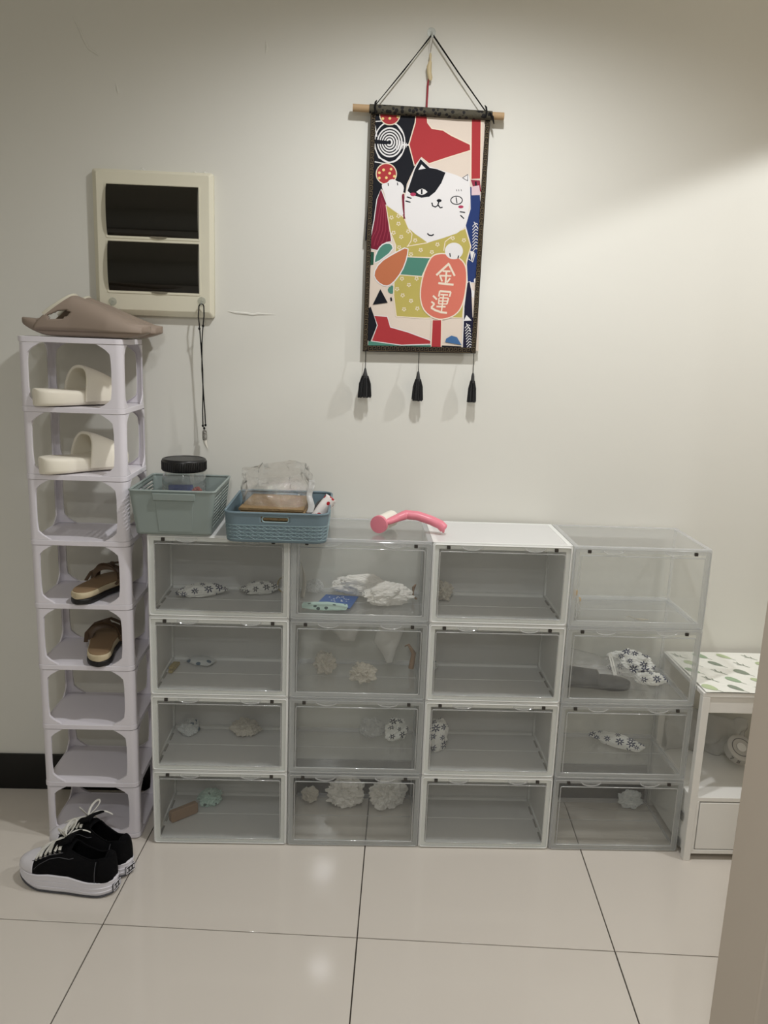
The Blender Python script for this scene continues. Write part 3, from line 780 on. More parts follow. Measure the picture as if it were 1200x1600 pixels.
# roll axis goes back and to the right; radius .022
ra = Vector((.40, .91, 0)).normalized(); c0 = Vector((-.012, -.075, .0235)); 
roll = MB().tube([c0+ra*.004, c0+ra*.004, c0+ra*.088, c0+ra*.088], [.001, .0215, .0215, .001], 28); link('paper_roll', roll, paperw, lr, smooth=50)
link('end_cap', MB().tube([c0-ra*.007, c0-ra*.006, c0+ra*.0035, c0+ra*.0035], [.017, .023, .0235, .012], 28), pinkm, lr, smooth=50)
hp = [c0-ra*.0015+Vector((.016, 0, .004)), Vector((.035, -.052, .036)), Vector((.060, -.040, .044)), Vector((.090, -.045, .043)), Vector((.125, -.055, .034)), Vector((.150, -.060, .024)), Vector((.163, -.063, .012))]
q = []
for i in range(len(hp)-1):
    for k in range(5): q.append(hp[i].lerp(hp[i+1], k/5))
q.append(hp[-1]); rr = [lerp(.009, .0145, min(1, i/9)) for i in range(len(q))]; rr[0] = .006; rr[-1] = .008
link('handle', MB().tube(q, rr, 14, flat=.85), pinkm, lr, smooth=60)
link('end_loop', MB().tube([hp[-1]+Vector((-.004, .008*math.cos(a), .002+.009*math.sin(a))) for a in [2*PI*k/14 for k in range(14)]], .003, 7, closed=True), pinkm, lr)
# ================================================================== BREAKER PANEL, HOOKS, NECKLACE
beigep = mat('breaker_beige', rgb(222, 218, 198), .5, .35)
smoke = mat('smoked_black_cover', rgb(22, 20, 14), .14, .5)
bk = empty('breaker_panel', (-.020, 0, 1.595), label='beige electrical breaker panel on the wall with two smoked dark covers', cat='breaker panel')
px0, px1, pz0, pz1 = -.158, .146, -.179, .177
mb = MB(); a = rrect(px0-.004, px1+.004, pz0-.006, pz1+.004, .006, 3); b_ = rrect(px0+.008, px1-.006, pz0+.008, pz1-.004, .004, 3); n = len(a)
vs = [(x, -.0002, z) for x, z in a]+[(x, -.016, z) for x, z in a]+[(x, -.026, z) for x, z in b_]
mb.add(vs, [(i*n+k, i*n+(k+1) % n, (i+1)*n+(k+1) % n, (i+1)*n+k) for i in range(2) for k in range(n)]+[tuple(2*n+k for k in range(n))]+[tuple(range(n))[::-1]])
link('housing', mb, beigep, bk, bevel=.0015)
for z0, z1, nm in ((.016, .143, 0), (-.123, .002, 1)):
    x0, x1 = px0+.034, px1-.034
    N = 12
    def cv(s, t, x0=x0, x1=x1, z0=z0, z1=z1):
        return (lerp(x0, x1, s), -.0265-.013*math.sin(PI*t)**.5*1.0, lerp(z0, z1, t))
    mb = MB(); prof = [(-.0255, z0)]+[(-.0265-.012*(math.sin(PI*(k/N))**.45 if 0 < k < N else 0), lerp(z0, z1, k/N)) for k in range(N+1)]+[(-.0255, z1)]
    mb.prism([(y, z) for y, z in prof], x0, x1, YZ)
    cvr = link('cover', mb, smoke, bk, smooth=30, bevel=.001)
    cvr['label'] = 'smoked dark cover'
    xm = (x0+x1)/2+.015
    link('finger_grip', MB().prism([(xm+.022*math.cos(t), z0+.001-.006*abs(math.sin(t))) for t in [PI+PI*k/10 for k in range(11)]], -.030, -.026, XZ), mat('grip_smoke', rgb(120, 114, 98), .4), cvr)
    fr_ = MB(); frame(fr_, x0-.004, x1+.004, z0-.006, z1+.004, .003, -.0275, -.0255, .004); link('cover_recess', fr_, beigep, bk)
# ragged paint along the upper edge
for i, (x, w, h) in enumerate(((.045-.08, .012, .006), (-.04, .03, .003), (.10, .012, .003), (.125, .014, .003))):
    link('paint_flake', MB().tube([(x-w, -.002, pz1+.0045), (x, -.005, pz1+.004+h), (x+w*.6, -.002, pz1+.0045)], [.0015, .003, .0012], 6), wallm, bk)
acryl = clear('clear_hook', haze=.12, rough=.2, tint=(.90, .91, .90, 1), gloss=.45)
def hook(loc, label, r=.0105):
    o = empty('adhesive_hook', loc, label=label, cat='hook')
    link('pad', MB().lathe([(.001, -.0002), (r, -.0004), (r, -.003), (r*.8, -.0045), (.001, -.005)][::-1], 24, axis='y'), acryl, o, smooth=50)
    link('prong', MB().tube([(0, -.004, 0), (0, -.010, -.004), (0, -.013, -.009), (0, -.017, -.011), (0, -.019, -.006)], [.003, .0026, .0024, .0022, .0015], 8), acryl, o)
    return o
hook((-.136, -.0262, 1.443), 'round clear adhesive hook at the lower left of the breaker panel, nothing on it')
hook((.099, -.0262, 1.453), 'clear adhesive hook at the lower right of the breaker panel, carrying the necklace')
hook((.682, -.0002, 2.140), 'clear adhesive hook high on the wall carrying the hanging cloth picture', .011)
blackc = mat('black_cord', rgb(16, 15, 15), .7, .2)
nk = empty('tooth_necklace', (.100, -.040, 1.443), label='black cord necklace with a silver fang pendant hanging below the breaker panel', cat='necklace')
L1 = [(-.007, .004, -.004), (-.008, 0, -.03), (-.005, 0, -.06), (-.003, .004, -.10), (.001, .006, -.17), (.001, .008, -.23), (-.001, .010, -.28), (-.0005, .010, -.318)]
L2 = [(.006, .004, -.004), (.007, 0, -.03), (.004, 0, -.055), (.000, .004, -.10), (-.001, .006, -.17), (.002, .008, -.23), (.005, .010, -.28), (.0065, .010, -.316)]
top_ = [(.006*math.cos(a), .003, -.004+.006*math.sin(a)) for a in [PI*k/8 for k in range(1, 8)]]
link('cord', MB().tube(L1[::-1]+top_[::-1]+L2, .0016, 6), blackc, nk)
for c in ((-.0055, .0, -.062), (.0042, 0, -.055), (-.0005, .010, -.322), (.0065, .010, -.320), (.003, .010, -.329)):
    link('knot', MB().lathe([(.0008, -.004), (.003, -.002), (.003, .002), (.0008, .004)], 8, c), blackc, nk)
silver = mat('aged_silver', rgb(150, 148, 142), .35, .5, metal=.8, bump=.9, bscale=260, var=.5)
ivory = mat('ivory_fang', rgb(222, 218, 206), .35, .5)
link('silver_cap', MB().lathe([(.003, .0), (.006, -.002), (.0066, -.008), (.0060, -.010), (.0066, -.013), (.0062, -.019), (.0066, -.021), (.0055, -.028), (.001, -.0285)], 16, (.004, .010, -.334)), silver, nk)
link('fang', MB().tube([(.0045, .010, -.357), (.005, .010, -.366), (.007, .010, -.374), (.0105, .010, -.382), (.013, .010, -.386)], [.0052, .0048, .0038, .0020, .0004], 12), ivory, nk, smooth=60)
# ================================================================== HANGING CLOTH PICTURE
SY = -.0185
src = [(580, 172), (765, 186), (742, 552), (567, 548)]; dst = [(.5345, 1.9465), (.8420, 1.9385), (.8395, 1.3425), (.5320, 1.3375)]
Am, bm_ = [], []
for (x, y), (X, Z) in zip(src, dst):
    Am += [[x, y, 1, 0, 0, 0, -X*x, -X*y], [0, 0, 0, x, y, 1, -Z*x, -Z*y]]; bm_ += [X, Z]
Hm = np.append(np.linalg.solve(np.array(Am), np.array(bm_)), 1).reshape(3, 3)
def art(p, B=False):
    """drawing-sheet coordinates of the print to its place on the cloth"""
    x, y = 540+p[0]/4.615, (340 if B else 30)+p[1]/4.615
    q = Hm @ np.array([x, y, 1]); return (q[0]/q[2], q[1]/q[2])
PC = dict(cream=(228, 214, 200), black=(22, 24, 32), red=(176, 58, 62), white=(236, 234, 234), yellow=(192, 178, 98), teal=(82, 138, 122), orange=(196, 118, 82),
          coral=(216, 120, 102), blue=(40, 60, 114), navy=(28, 28, 54), maroon=(122, 30, 52), maroon2=(150, 52, 72), magenta=(176, 60, 92), sky=(72, 112, 160), pink=(226, 200, 206),
          gold=(112, 98, 74), ink=(26, 20, 18), line=(240, 226, 206), dgreen=(40, 84, 66), dot=(240, 214, 140), cream2=(232, 220, 196))
pnames = list(PC); pmats = [mat('print_'+k, rgb(*[c*.95 for c in PC[k]]), .75, .2, bump=.05, bscale=300) for k in pnames]
pr = MB(); LAY = [0]
HOLD = [False]
def layer():
    if not HOLD[0]: LAY[0] += 1
    return SY-.0009-LAY[0]*.000009
def smoothp(P, n=2):
    for _ in range(n):
        Q = []
        for i in range(len(P)):
            a, b = P[i], P[(i+1) % len(P)]; Q += [(a[0]*.75+b[0]*.25, a[1]*.75+b[1]*.25), (a[0]*.25+b[0]*.75, a[1]*.25+b[1]*.75)]
        P = Q
    return P
def ribbon(W_, y, wd, ci, closed):
    n = len(W_); vs = []
    for i in range(n):
        a = W_[i-1] if (i or closed) else W_[i]; b = W_[(i+1) % n] if (i < n-1 or closed) else W_[i]
        dx, dz = b[0]-a[0], b[1]-a[1]; l = math.hypot(dx, dz) or 1; nx, nz = -dz/l*wd/2, dx/l*wd/2
        vs += [(W_[i][0]+nx, y, W_[i][1]+nz), (W_[i][0]-nx, y, W_[i][1]-nz)]
    fs = [(2*i, 2*((i+1) % n), 2*((i+1) % n)+1, 2*i+1) for i in range(n if closed else n-1)]
    pr.add(vs, fs, ci)
S_ = .000365  # metres per sheet unit
def shape(P, col, B=False, sm=0, edge=None, ew=8):
    if sm: P = smoothp(P, sm)
    Wp = [art(p, B) for p in P]
    y = layer(); pr.add([(x, y, z) for x, z in Wp], [tuple(range(len(Wp)))], pnames.index(col))
    if edge: ribbon(Wp, layer(), ew*S_, pnames.index(edge), True)
def line(P, col, w=7, B=False, closed=False):
    ribbon([art(p, B) for p in P], layer(), w*S_, pnames.index(col), closed)
def ell(cx, cy, rx, ry, col, B=False, edge=None, n=28, ew=8, a0=0):
    shape([(cx+rx*math.cos(2*PI*k/n+a0), cy+ry*math.sin(2*PI*k/n+a0)) for k in range(n)], col, B, 0, edge, ew)
BA = 1430.7
def b2a(P): return [(x, y+BA) for x, y in P]
shape([(205, 672), (1010, 722), (960, 1430), (955, BA+960), (140, BA+950), (160, 1400)], 'cream')
shape([(205, 672), (503, 692), (500, 750), (450, 905), (500, 1060), (440, 1190), (430, 1255), (360, 1230), (255, 1230), (225, 1400), (200, 1560), (170, 1580), (140, 1600)], 'black')
# concentric rings
ell(318, 890, 112, 150, 'white'); ell(318, 890, 104, 140, 'black')
for r, c in ((92, 'white'), (82, 'black'), (74, 'white'), (65, 'black'), (57, 'white'), (48, 'black'), (40, 'white'), (31, 'black'), (24, 'white'), (13, 'black')):
    ell(318-(92-r)*.04, 890, r, r*1.18, c)
shape([(205, 868), (300, 880), (318, 890), (300, 905), (205, 900)], 'black')
line([(215, 740), (300, 735), (370, 765), (415, 830), (425, 870)], 'white', 7); line([(210, 1030), (290, 1045), (360, 1020), (410, 965), (425, 930)], 'white', 7)
line([(212, 770), (225, 850)], 'white', 8); line([(212, 930), (240, 1000), (300, 1030)], 'white', 9)
for k in range(9): line([(365+k*9, 870+k*3), (365+k*9, 950-k*3)], 'white', 4)
line([(410, 908), (460, 910)], 'white', 9)
shape([(505, 690), (585, 695), (590, 750), (620, 790), (700, 802), (760, 840), (895, 905), (897, 950), (720, 1005), (600, 1045), (545, 1000), (495, 1060), (455, 905), (500, 750)], 'red', edge='line')
shape([(903, 712), (975, 716), (970, 1152), (900, 1155)], 'red', edge='line')
shape([(900, 1160), (965, 1165), (975, 1250), (915, 1210)], 'maroon2'); line([(935, 1172), (938, 1205)], 'black', 12)
shape([(893, 1205), (968, 1270), (985, 1560), (960, 1900), (875, 1900), (868, 1760), (900, 1640), (860, 1490), (895, 1370)], 'blue', edge='white', ew=7)
shape([(905, 1210), (960, 1200), (968, 1270), (905, 1272)], 'pink')
for cx, cy in ((318, 690), (293, 1117)):
    shape([(cx+73*math.cos(2*PI*k/28), max(676, cy+75*math.sin(2*PI*k/28))) for k in range(28)], 'red', edge='cream2', ew=7)
    for dx, dy in ((-20, -28), (34, -34), (-50, -8), (0, 28), (58, 18), (-50, 30), (24, -4)):
        if cy+dy > 684: ell(cx+dx, cy+dy, 10, 10, 'dot', n=12)
# striped sleeve
shape([(255, 1225), (295, 1330), (310, 1450), (330, BA+170), (290, BA+180), (240, BA+240), (180, BA+225), (180, BA+150), (205, 1450), (225, 1300)], 'maroon', edge='white', ew=6)
for k in range(5):
    line([(262+k*6, 1290+k*14), (235+k*18, 1430), (222+k*22, 1520), (190+k*26, BA+150+k*6), (180+k*24, BA+215-k*8)], 'maroon2', 6)
shape([(175, 245), (205, 250), (200, 340), (172, 345)], 'dgreen', True)
shape([(275, 185), (330, 185), (345, 235), (215, 335), (205, 300), (235, 225)], 'teal', True, 1, 'white')
shape([(345, 480), (300, 510), (310, 545), (345, 550)], 'teal', True, 1)
# robe
shape([(290, -90), (420, 0), (450, 72), (590, 180), (860, 80), (900, 210), (870, 310), (840, 722), (700, 722), (560, 725), (365, 712), (345, 560), (348, 460), (360, 200), (320, 100)], 'yellow', True, 0, 'line')
def blossom(x, y, r=17, B=True):
    HOLD[0] = True
    for k in range(5):
        a = 2*PI*k/5+.3; ell(x+r*.62*math.cos(a), y+r*.62*math.sin(a), r*.33, r*.33, 'cream2', B, n=8)
    HOLD[0] = False
layer()
for x, y in ((380, 45), (345, 110), (400, 140), (450, 100), (385, 215), (500, 165), (540, 235), (470, 265), (620, 250), (660, 195), (770, 150), (850, 165), (405, 440), (455, 485), (370, 515), (410, 560), (470, 600), (420, 660), (515, 655), (510, 440), (330, 0), (380, -10)): blossom(x, y)
line([(450, 75), (478, 120), (470, 170), (445, 210)], 'line', 6, True); line([(440, 208), (590, 182)], 'line', 6, True); line([(760, 140), (715, 175), (705, 240)], 'line', 6, True)
shape([(440, 283), (612, 290), (600, 310), (548, 425), (385, 412)], 'teal', True, 0, 'line')
shape([(452, 205), (442, 290), (405, 390), (335, 480), (285, 497), (225, 462), (198, 405), (245, 322), (340, 262)], 'orange', True, 1, 'white')
# raised arm
line([(412, 1262), (425, 1440)], 'maroon', 18)
shape([(255, 1200), (275, 1185), (300, 1180), (315, 1160), (345, 1153), (372, 1172), (400, 1180), (420, 1210), (415, 1250), (402, 1275), (402, 1330), (420, 1430), (355, 1385), (290, 1340), (285, 1270)], 'white', sm=1)
line([(305, 1183), (308, 1205)], 'black', 6); line([(372, 1180), (375, 1200)], 'black', 6)
# head
shape([(540, 1003), (495, 1075), (440, 1225), (422, 1300), (425, 1420), (445, 1500), (500, 1550), (590, 1612), (700, 1580), (800, 1545), (855, 1505), (880, 1420), (893, 1300), (893, 1160), (882, 1118), (835, 1145), (800, 1128), (720, 1102), (590, 1060)], 'white')
shape([(538, 1008), (495, 1085), (443, 1240), (478, 1272), (545, 1292), (600, 1285), (645, 1250), (690, 1185), (720, 1108), (660, 1082), (605, 1072)], 'black', edge='white', ew=5)
shape([(546, 1050), (523, 1088), (576, 1080)], 'white')
shape([(508, 1247), (530, 1230), (550, 1223), (572, 1232), (588, 1248), (570, 1262), (548, 1270), (525, 1262)], 'white'); line([(547, 1228), (547, 1264)], 'black', 11)
ell(485, 1265, 21, 13, 'magenta', n=16)
ell(797, 1308, 45, 33, 'black'); ell(797, 1308, 38, 26, 'white'); line([(794, 1286), (800, 1330)], 'black', 7)
ell(828, 1355, 19, 11, 'magenta', n=16)
ell(672, 1310, 18, 11, 'black', n=16); line([(672, 1310), (662, 1345), (645, 1356), (625, 1348), (620, 1325)], 'black', 9); line([(664, 1342), (680, 1362), (697, 1358)], 'black', 9)
for P in ([(440, 1283), (474, 1294)], [(430, 1312), (467, 1322)], [(820, 1390), (858, 1396)], [(824, 1415), (850, 1440)]): line(P, 'black', 8)
for x in (797, 812, 830): line([(x, 1230), (x+2, 1243)], 'black', 4)
line([(840, 1147), (878, 1122), (877, 1168)], 'black', 7, closed=True)
line([(587, 115), (600, 128), (618, 131), (634, 122)], 'black', 9, True)
# right strip of leaves and fish bones
shape([(893, 460), (872, 470), (850, 640), (838, 945), (912, 948), (925, 720), (905, 520)], 'navy', True, 0, 'white', 7)
shape([(868, 703), (848, 745), (905, 742)], 'white', True)
for (x0, y0, x1, y1, s) in ((930, 45, 930, 225, 1), (875, 775, 890, 935, 1)):
    for k in range(9):
        t = k/8; cx, cy = lerp(x0, x1, t), lerp(y0, y1, t)
        line([(cx-18, cy+22), (cx+4, cy-4)], 'white', 5, True); line([(cx+4, cy-4), (cx+20, cy+6)], 'white', 5, True)
    line([(x0-8, y0-12), (x0+22, y0+40)], 'white', 5, True)
shape([(893, 240), (905, 320), (925, 250)], 'white', True); line([(885, 300), (912, 322), (930, 260)], 'white', 6, True)
ell(930, 455, 9, 16, 'white', True, n=12); shape([(905, 520), (925, 530), (918, 600), (905, 570)], 'white', True)
shape([(905, 575), (925, 580), (922, 720), (912, 720)], 'cream', True)
# sign
shape([(625, 270), (700, 256), (800, 278), (862, 335), (874, 440), (850, 610), (800, 700), (700, 738), (620, 722), (552, 660), (532, 560), (550, 430), (590, 330)], 'coral', True, 2, 'line', 9)
shape([(622, 738), (690, 738), (686, 948), (612, 948)], 'red', True, 0, 'line')
ell(778, 242, 65, 60, 'white', True); line([(748, 258), (752, 285)], 'black', 8, True); line([(812, 275), (806, 296)], 'black', 8, True)
ell(778, 280, 24, 22, 'white', True, n=16)
# the two characters (sheet: zoom of the sign, 13.33 units per pixel from 655,390)
def ch(P, w=36):
    Q = [((655+x/13.333-540)*4.615, (390+y/13.333-340)*4.615) for x, y in P]; line(Q, 'line', w/13.333*4.615*1.02, True)
ch([(615, 290), (350, 535)], 44); ch([(605, 300), (730, 550)], 40); ch([(480, 450), (640, 455)], 34); ch([(410, 545), (660, 550)], 34)
ch([(560, 455), (540, 700)], 38); ch([(430, 560), (470, 665)], 34); ch([(635, 600), (570, 685)], 34); ch([(390, 700), (705, 735)], 42)
ch([(400, 980), (420, 865)], 34); ch([(420, 865), (650, 885)], 40); ch([(650, 885), (620, 985)], 32)
ch([(435, 938), (590, 945)], 30); ch([(410, 1005), (600, 1012)], 26); ch([(405, 1010), (395, 1130)], 26); ch([(600, 1010), (570, 1130)], 30); ch([(410, 1070), (585, 1075)], 24); ch([(395, 1130), (575, 1135)], 26)
ch([(500, 930), (455, 1290)], 28); ch([(350, 1185), (540, 1190)], 34)
ch([(280, 960), (360, 1040)], 40); ch([(245, 1085), (310, 1130)], 36); ch([(310, 1130), (240, 1210)], 36); ch([(240, 1210), (330, 1265), (450, 1305), (570, 1320)], 42)
# bottom motifs
shape([(250, 515), (195, 627), (302, 612)], 'black', True); line([(325, 575), (330, 600)], 'black', 12, True)
shape([(180, 640), (227, 772), (178, 892), (155, 880), (160, 660)], 'black', True)
shape([(165, 888), (400, 922), (612, 918), (612, 950), (160, 948)], 'teal', True)
shape([(205, 705), (300, 712), (322, 788), (450, 825), (610, 885), (608, 912), (400, 918), (188, 888), (228, 775)], 'red', True, 0, 'white', 6)
shape([(690, 918), (830, 925), (835, 950), (688, 950)], 'black', True, 0, 'line', 5)
shape([(715, 897), (722, 872), (760, 850), (800, 862), (832, 918)], 'sky', True)
# meander border
E0 = [(p[0], p[1]) for p in dst]
def quadpt(u, v):
    a = (lerp(E0[0][0], E0[1][0], u), lerp(E0[0][1], E0[1][1], u)); b = (lerp(E0[3][0], E0[2][0], u), lerp(E0[3][1], E0[2][1], u))
    return (lerp(a[0], b[0], v), lerp(a[1], b[1], v))
def wquad(u0, u1, v0, v1, ci, y): pr.add([(x, y, z) for x, z in (quadpt(u0, v0), quadpt(u1, v0), quadpt(u1, v1), quadpt(u0, v1))], [(0, 1, 2, 3)], ci)
yb = layer(); bi = pnames.index('ink'); bw = .040
wquad(-.002, bw, 0, 1, bi, yb); wquad(1-bw, 1.002, 0, 1, bi, yb); wquad(bw, 1-bw, 1-.026, 1, bi, yb)
yg = layer(); gi = pnames.index('gold'); NB = 44
def key(P): 
    for i in range(len(P)-1): ribbon([P[i], P[i+1]], yg, .0010, gi, False)
for side in (0, 1):
    for k in range(NB):
        v0 = .01+k*.985/NB; dv = .985/NB
        f_ = (lambda q: .006+q*.028) if side == 0 else (lambda q: 1-.006-q*.028)
        key([quadpt(f_(a), v0+b*dv) for a, b in ((0, .1), (1, .1), (1, .75), (.4, .75), (.4, .4), (.7, .4))]); key([quadpt(f_(a), v0+b*dv) for a, b in ((0, .1), (0, 1.0), (.9, .97))])
for k in range(24):
    u0 = .045+k*.91/24; du = .91/24
    key([quadpt(u0+a*du, .978+b*.018) for a, b in ((.1, 1), (.1, 0), (.75, 0), (.75, .6), (.4, .6))]); key([quadpt(u0+a*du, .978+b*.018) for a, b in ((.1, 1), (1, 1))])
sc_ = empty('hanging_cloth_picture', (.687, 0, 1.34), label='cloth wall hanging printed with a beckoning cat, three black tassels below', cat='wall hanging')
off = (-.687, 0, -1.34)
fab = MB().prism([(p[0], p[1]) for p in (quadpt(-.002, 0), quadpt(1.002, 0), quadpt(1.002, 1.001), quadpt(-.002, 1.001))], SY+.0008, SY-.0004, XZ)
link('cloth', fab, mat('cloth_back', rgb(60, 52, 44), .9, .1), sc_, loc=off, smooth=0)
link('printed_picture', pr, pmats, sc_, loc=off, smooth=0, recalc=False)
wood = mat('pale_wood', rgb(176, 148, 112), .6, .3, var=.1, bump=.2, bscale=60)
link('rod', MB().tube([(.487, SY-.004, 1.9485), (.877, SY-.004, 1.9445)], .0092, 14), wood, sc_, loc=off, smooth=50)
brocade = mat('dark_brocade', rgb(74, 70, 58), .7, .3, bump=.5, bscale=200)
spots(brocade, rgb(24, 22, 22), 90, .42)
link('rod_sleeve', MB().tube([(.530, SY-.004, 1.9478), (.6, SY-.0045, 1.9468), (.68, SY-.004, 1.9462), (.76, SY-.0045, 1.945), (.846, SY-.004, 1.9447)], [.0112, .0116, .0112, .0117, .0112], 14), brocade, sc_, loc=off, smooth=50)
tp = (.6835, -.014, 2.128); 
for a, b in (((.546, SY-.006, 1.958), -1), ((.828, SY-.006, 1.955), 1)):
    for d in (-.0016, .0016): link('cord', MB().tube([(a[0], a[1]-d, a[2]), (lerp(a[0], tp[0], .5)+d*.6, -.02, lerp(a[2], tp[2], .5)), (tp[0]+b*.003, tp[1]-.001, tp[2]+d)], .0012, 6), blackc, sc_, loc=off)
    link('cord_knot', MB().tube([(a[0]-b*.0, SY-.016, 1.936), (a[0]+b*.002, SY-.018, 1.95), (a[0]+b*.001, SY-.012, 1.962), (a[0]-b*.002, SY-.006, 1.968)], [.002, .0026, .0026, .0012], 7), blackc, sc_, loc=off)
link('cord_knot', MB().tube([(.838, SY-.017, 1.95), (.846, SY-.018, 1.938), (.851, SY-.016, 1.922)], [.0015, .0035, .0012], 7), blackc, sc_, loc=off)
tass = mat('black_tassel', rgb(12, 12, 13), .85, .2, sheen=.3)
for (x, zb_, zt_, wd) in ((.5400, 1.2135, 1.340, .0185), (.6850, 1.2100, 1.339, .0160), (.8350, 1.2110, 1.3415, .0125)):
    tr_ = empty('tassel', (x-.687, SY-.004, 0)); tr_.parent = sc_
    zk = zb_+.074-1.34; z0 = zb_-1.34
    link('tassel_cord', MB().tube([(0, 0, zt_-1.34), (0, -.003, (zk+zt_-1.34)/2), (0, -.006, zk)], .0010, 6), blackc, tr_)
    link('tassel_head', MB().lathe([(.0012, .010), (.0030, .006), (.0042, .0), (wd*.45, -.016), (wd*.42, -.019)][::-1], 14, (0, -.006, zk-.004)), mat('tassel_wrap', rgb(52, 52, 52), .7), tr_, smooth=50)
    sk = MB(); rnd = random.Random(int(x*1000))
    for k in range(110):
        a = rnd.uniform(0, 2*PI); r = math.sqrt(rnd.random()); e = rnd.uniform(-.002, .004)
        sk.tube([(r*wd*.45*math.cos(a), -.006+r*wd*.4*math.sin(a), zk-.016), (r*wd*.85*math.cos(a), -.006+r*wd*.6*math.sin(a), (zk+z0)/2), (r*wd*math.cos(a), -.006+r*wd*.7*math.sin(a), z0+e)], .0011, 4)
    tag(link('skirt', sk, tass, tr_), kind='stuff')
# little charm hanging from the same hook
ch_ = empty('hanging_charm', (.681, -.016, 2.118), label='small ivory-coloured charm on a thin loop with a red ribbon, hanging behind the rod', cat='charm')
link('loop', MB().tube([(-.0045, 0, .006), (-.002, .001, -.016), (.0, .001, -.030), (.002, .001, -.016), (.0045, 0, .006)], .0006, 5), mat('thin_wire', rgb(120, 110, 96), .4), ch_)
bonem = mat('bone_charm', rgb(196, 180, 142), .5, .4)
link('figure', MB().tube([(0, .002, -.030), (.000, .002, -.036), (.0005, .002, -.046), (.0, .002, -.052), (-.002, .002, -.062), (-.001, .002, -.076), (.002, .002, -.088), (.003, .002, -.094)], [.0018, .0034, .0020, .0045, .0065, .0058, .0058, .0035], 12, flat=.6, up=(0, 1, 0)), bonem, ch_, smooth=60)
link('red_ribbon', MB().tube([(-.001, .004, -.088), (-.003, .006, -.10), (-.003, .008, -.125), (-.0035, .010, -.16)], .0024, 6, flat=.5, up=(0, 1, 0)), mat('red_ribbon', rgb(140, 24, 40), .6), ch_)
# ================================================================== CABINET AT THE RIGHT
cabm = mat('cabinet_white', rgb(232, 231, 226), .4, .4)
cb = empty('side_cabinet', (1.452, -.312, 0), label='white open side cabinet with a leaf-print cover, right of the shoe boxes', cat='cabinet')
CW, CDp, CT = .62, .292, .494
link('top_board', MB().box(0, CW, 0, CDp, CT-.012, CT), cabm, cb, bevel=.0015)
for x, y in ((0, 0), (CW-.02, 0), (0, CDp-.02), (CW-.02, CDp-.02)):
    link('leg', MB().box(x, x+.02, y, y+.02, 0, CT-.012), cabm, cb, bevel=.0015)
link('apron', MB().box(.02, CW-.02, .004, .018, CT-.058, CT-.012), cabm, cb, bevel=.001)
link('shelf', MB().box(.002, CW-.002, .002, CDp-.004, .178, .190), cabm, cb, bevel=.001)
link('floor_board', MB().box(.02, CW-.02, .002, CDp-.004, .020, .032), cabm, cb, bevel=.001)
link('side_rail', MB().box(.003, .017, .02, CDp-.02, .020, .178), cabm, cb)
dr_ = link('drawer_front', MB().box(.030, .32, .002, .014, .0345, .174), cabm, cb, bevel=.0015)
link('drawer_front', MB().box(.324, .60, .002, .014, .0345, .174), cabm, cb, bevel=.0015)
link('frame_stile', MB().box(.0195, .0265, .001, .016, .032, .178), cabm, cb)
link('back_board', MB().box(.02, CW-.02, CDp-.010, CDp-.006, .032, .178), cabm, cb)
for z_ in (.02, .10): link('hinge', MB().box(-.0015, .0, .03, .045, z_, z_+.025), mat('zinc', rgb(150, 150, 148), .35, .5, metal=.7), cb, bevel=.0004)
# leaf-print mat
leafm = [mat('mat_white', rgb(240, 240, 232), .55, .3), mat('leaf_pale', rgb(186, 200, 160), .6), mat('leaf_grey', rgb(140, 150, 134), .6), mat('leaf_green', rgb(156, 178, 148), .6)]
mt = MB()
def wav(x, y, k=0): return (x, y, CT+.0012+k+.0018*(1+math.sin(x*22+y*9))*(.5+.5*math.sin(y*14+1)))
mt.grid(lambda s, t: wav(lerp(.006, CW-.004, s), lerp(-.002, CDp-.001, t)), 30, 16, m=0)
k = 0
for j in range(5):
    for i in range(9):
        x = .03+i*.070+(.02 if j % 2 else 0); y = .022+j*.058; ty = (i+2*j) % 3; k += 1
        if x > .58: continue
        a = math.radians(-50); ca, sa = math.cos(a), math.sin(a)
        R_ = lambda p: wav(x+p[0]*ca-p[1]*sa, y+p[0]*sa+p[1]*ca, .0008+.00005*(k % 3))
        if ty < 2:
            pts = [(-.028+.023*(1-math.cos(2*PI*q/14)), (.0135 if ty == 0 else .0105)*math.sin(2*PI*q/14)*(1+.3*math.cos(2*PI*q/14))) for q in range(14)]
            mt.add([R_(p) for p in pts], [tuple(range(14))], 1+((i+j) % 3)); mt.add([R_(p) for p in ((.014, -.0008), (.032, -.0008), (.032, .0008), (.014, .0008))], [(0, 1, 2, 3)], 2)
        else:
            for x0, y0, x1, y1 in ((-.024, 0, .026, 0), (-.006, 0, -.018, .009), (.004, 0, -.008, -.010), (.010, 0, .0, .009)):
                d = Vector((x1-x0, y1-y0)).normalized()*.0011
                mt.add([R_(p) for p in ((x0-d.y, y0+d.x), (x1-d.y, y1+d.x), (x1+d.y, y1-d.x), (x0+d.y, y0-d.x))], [(0, 1, 2, 3)], 2)
matt = tag(link('leaf_print_mat', mt, leafm, None, (1.452, -.312, 0), smooth=0, recalc=False), 'white cover sheet printed with green leaves lying on the side cabinet', 'mat')
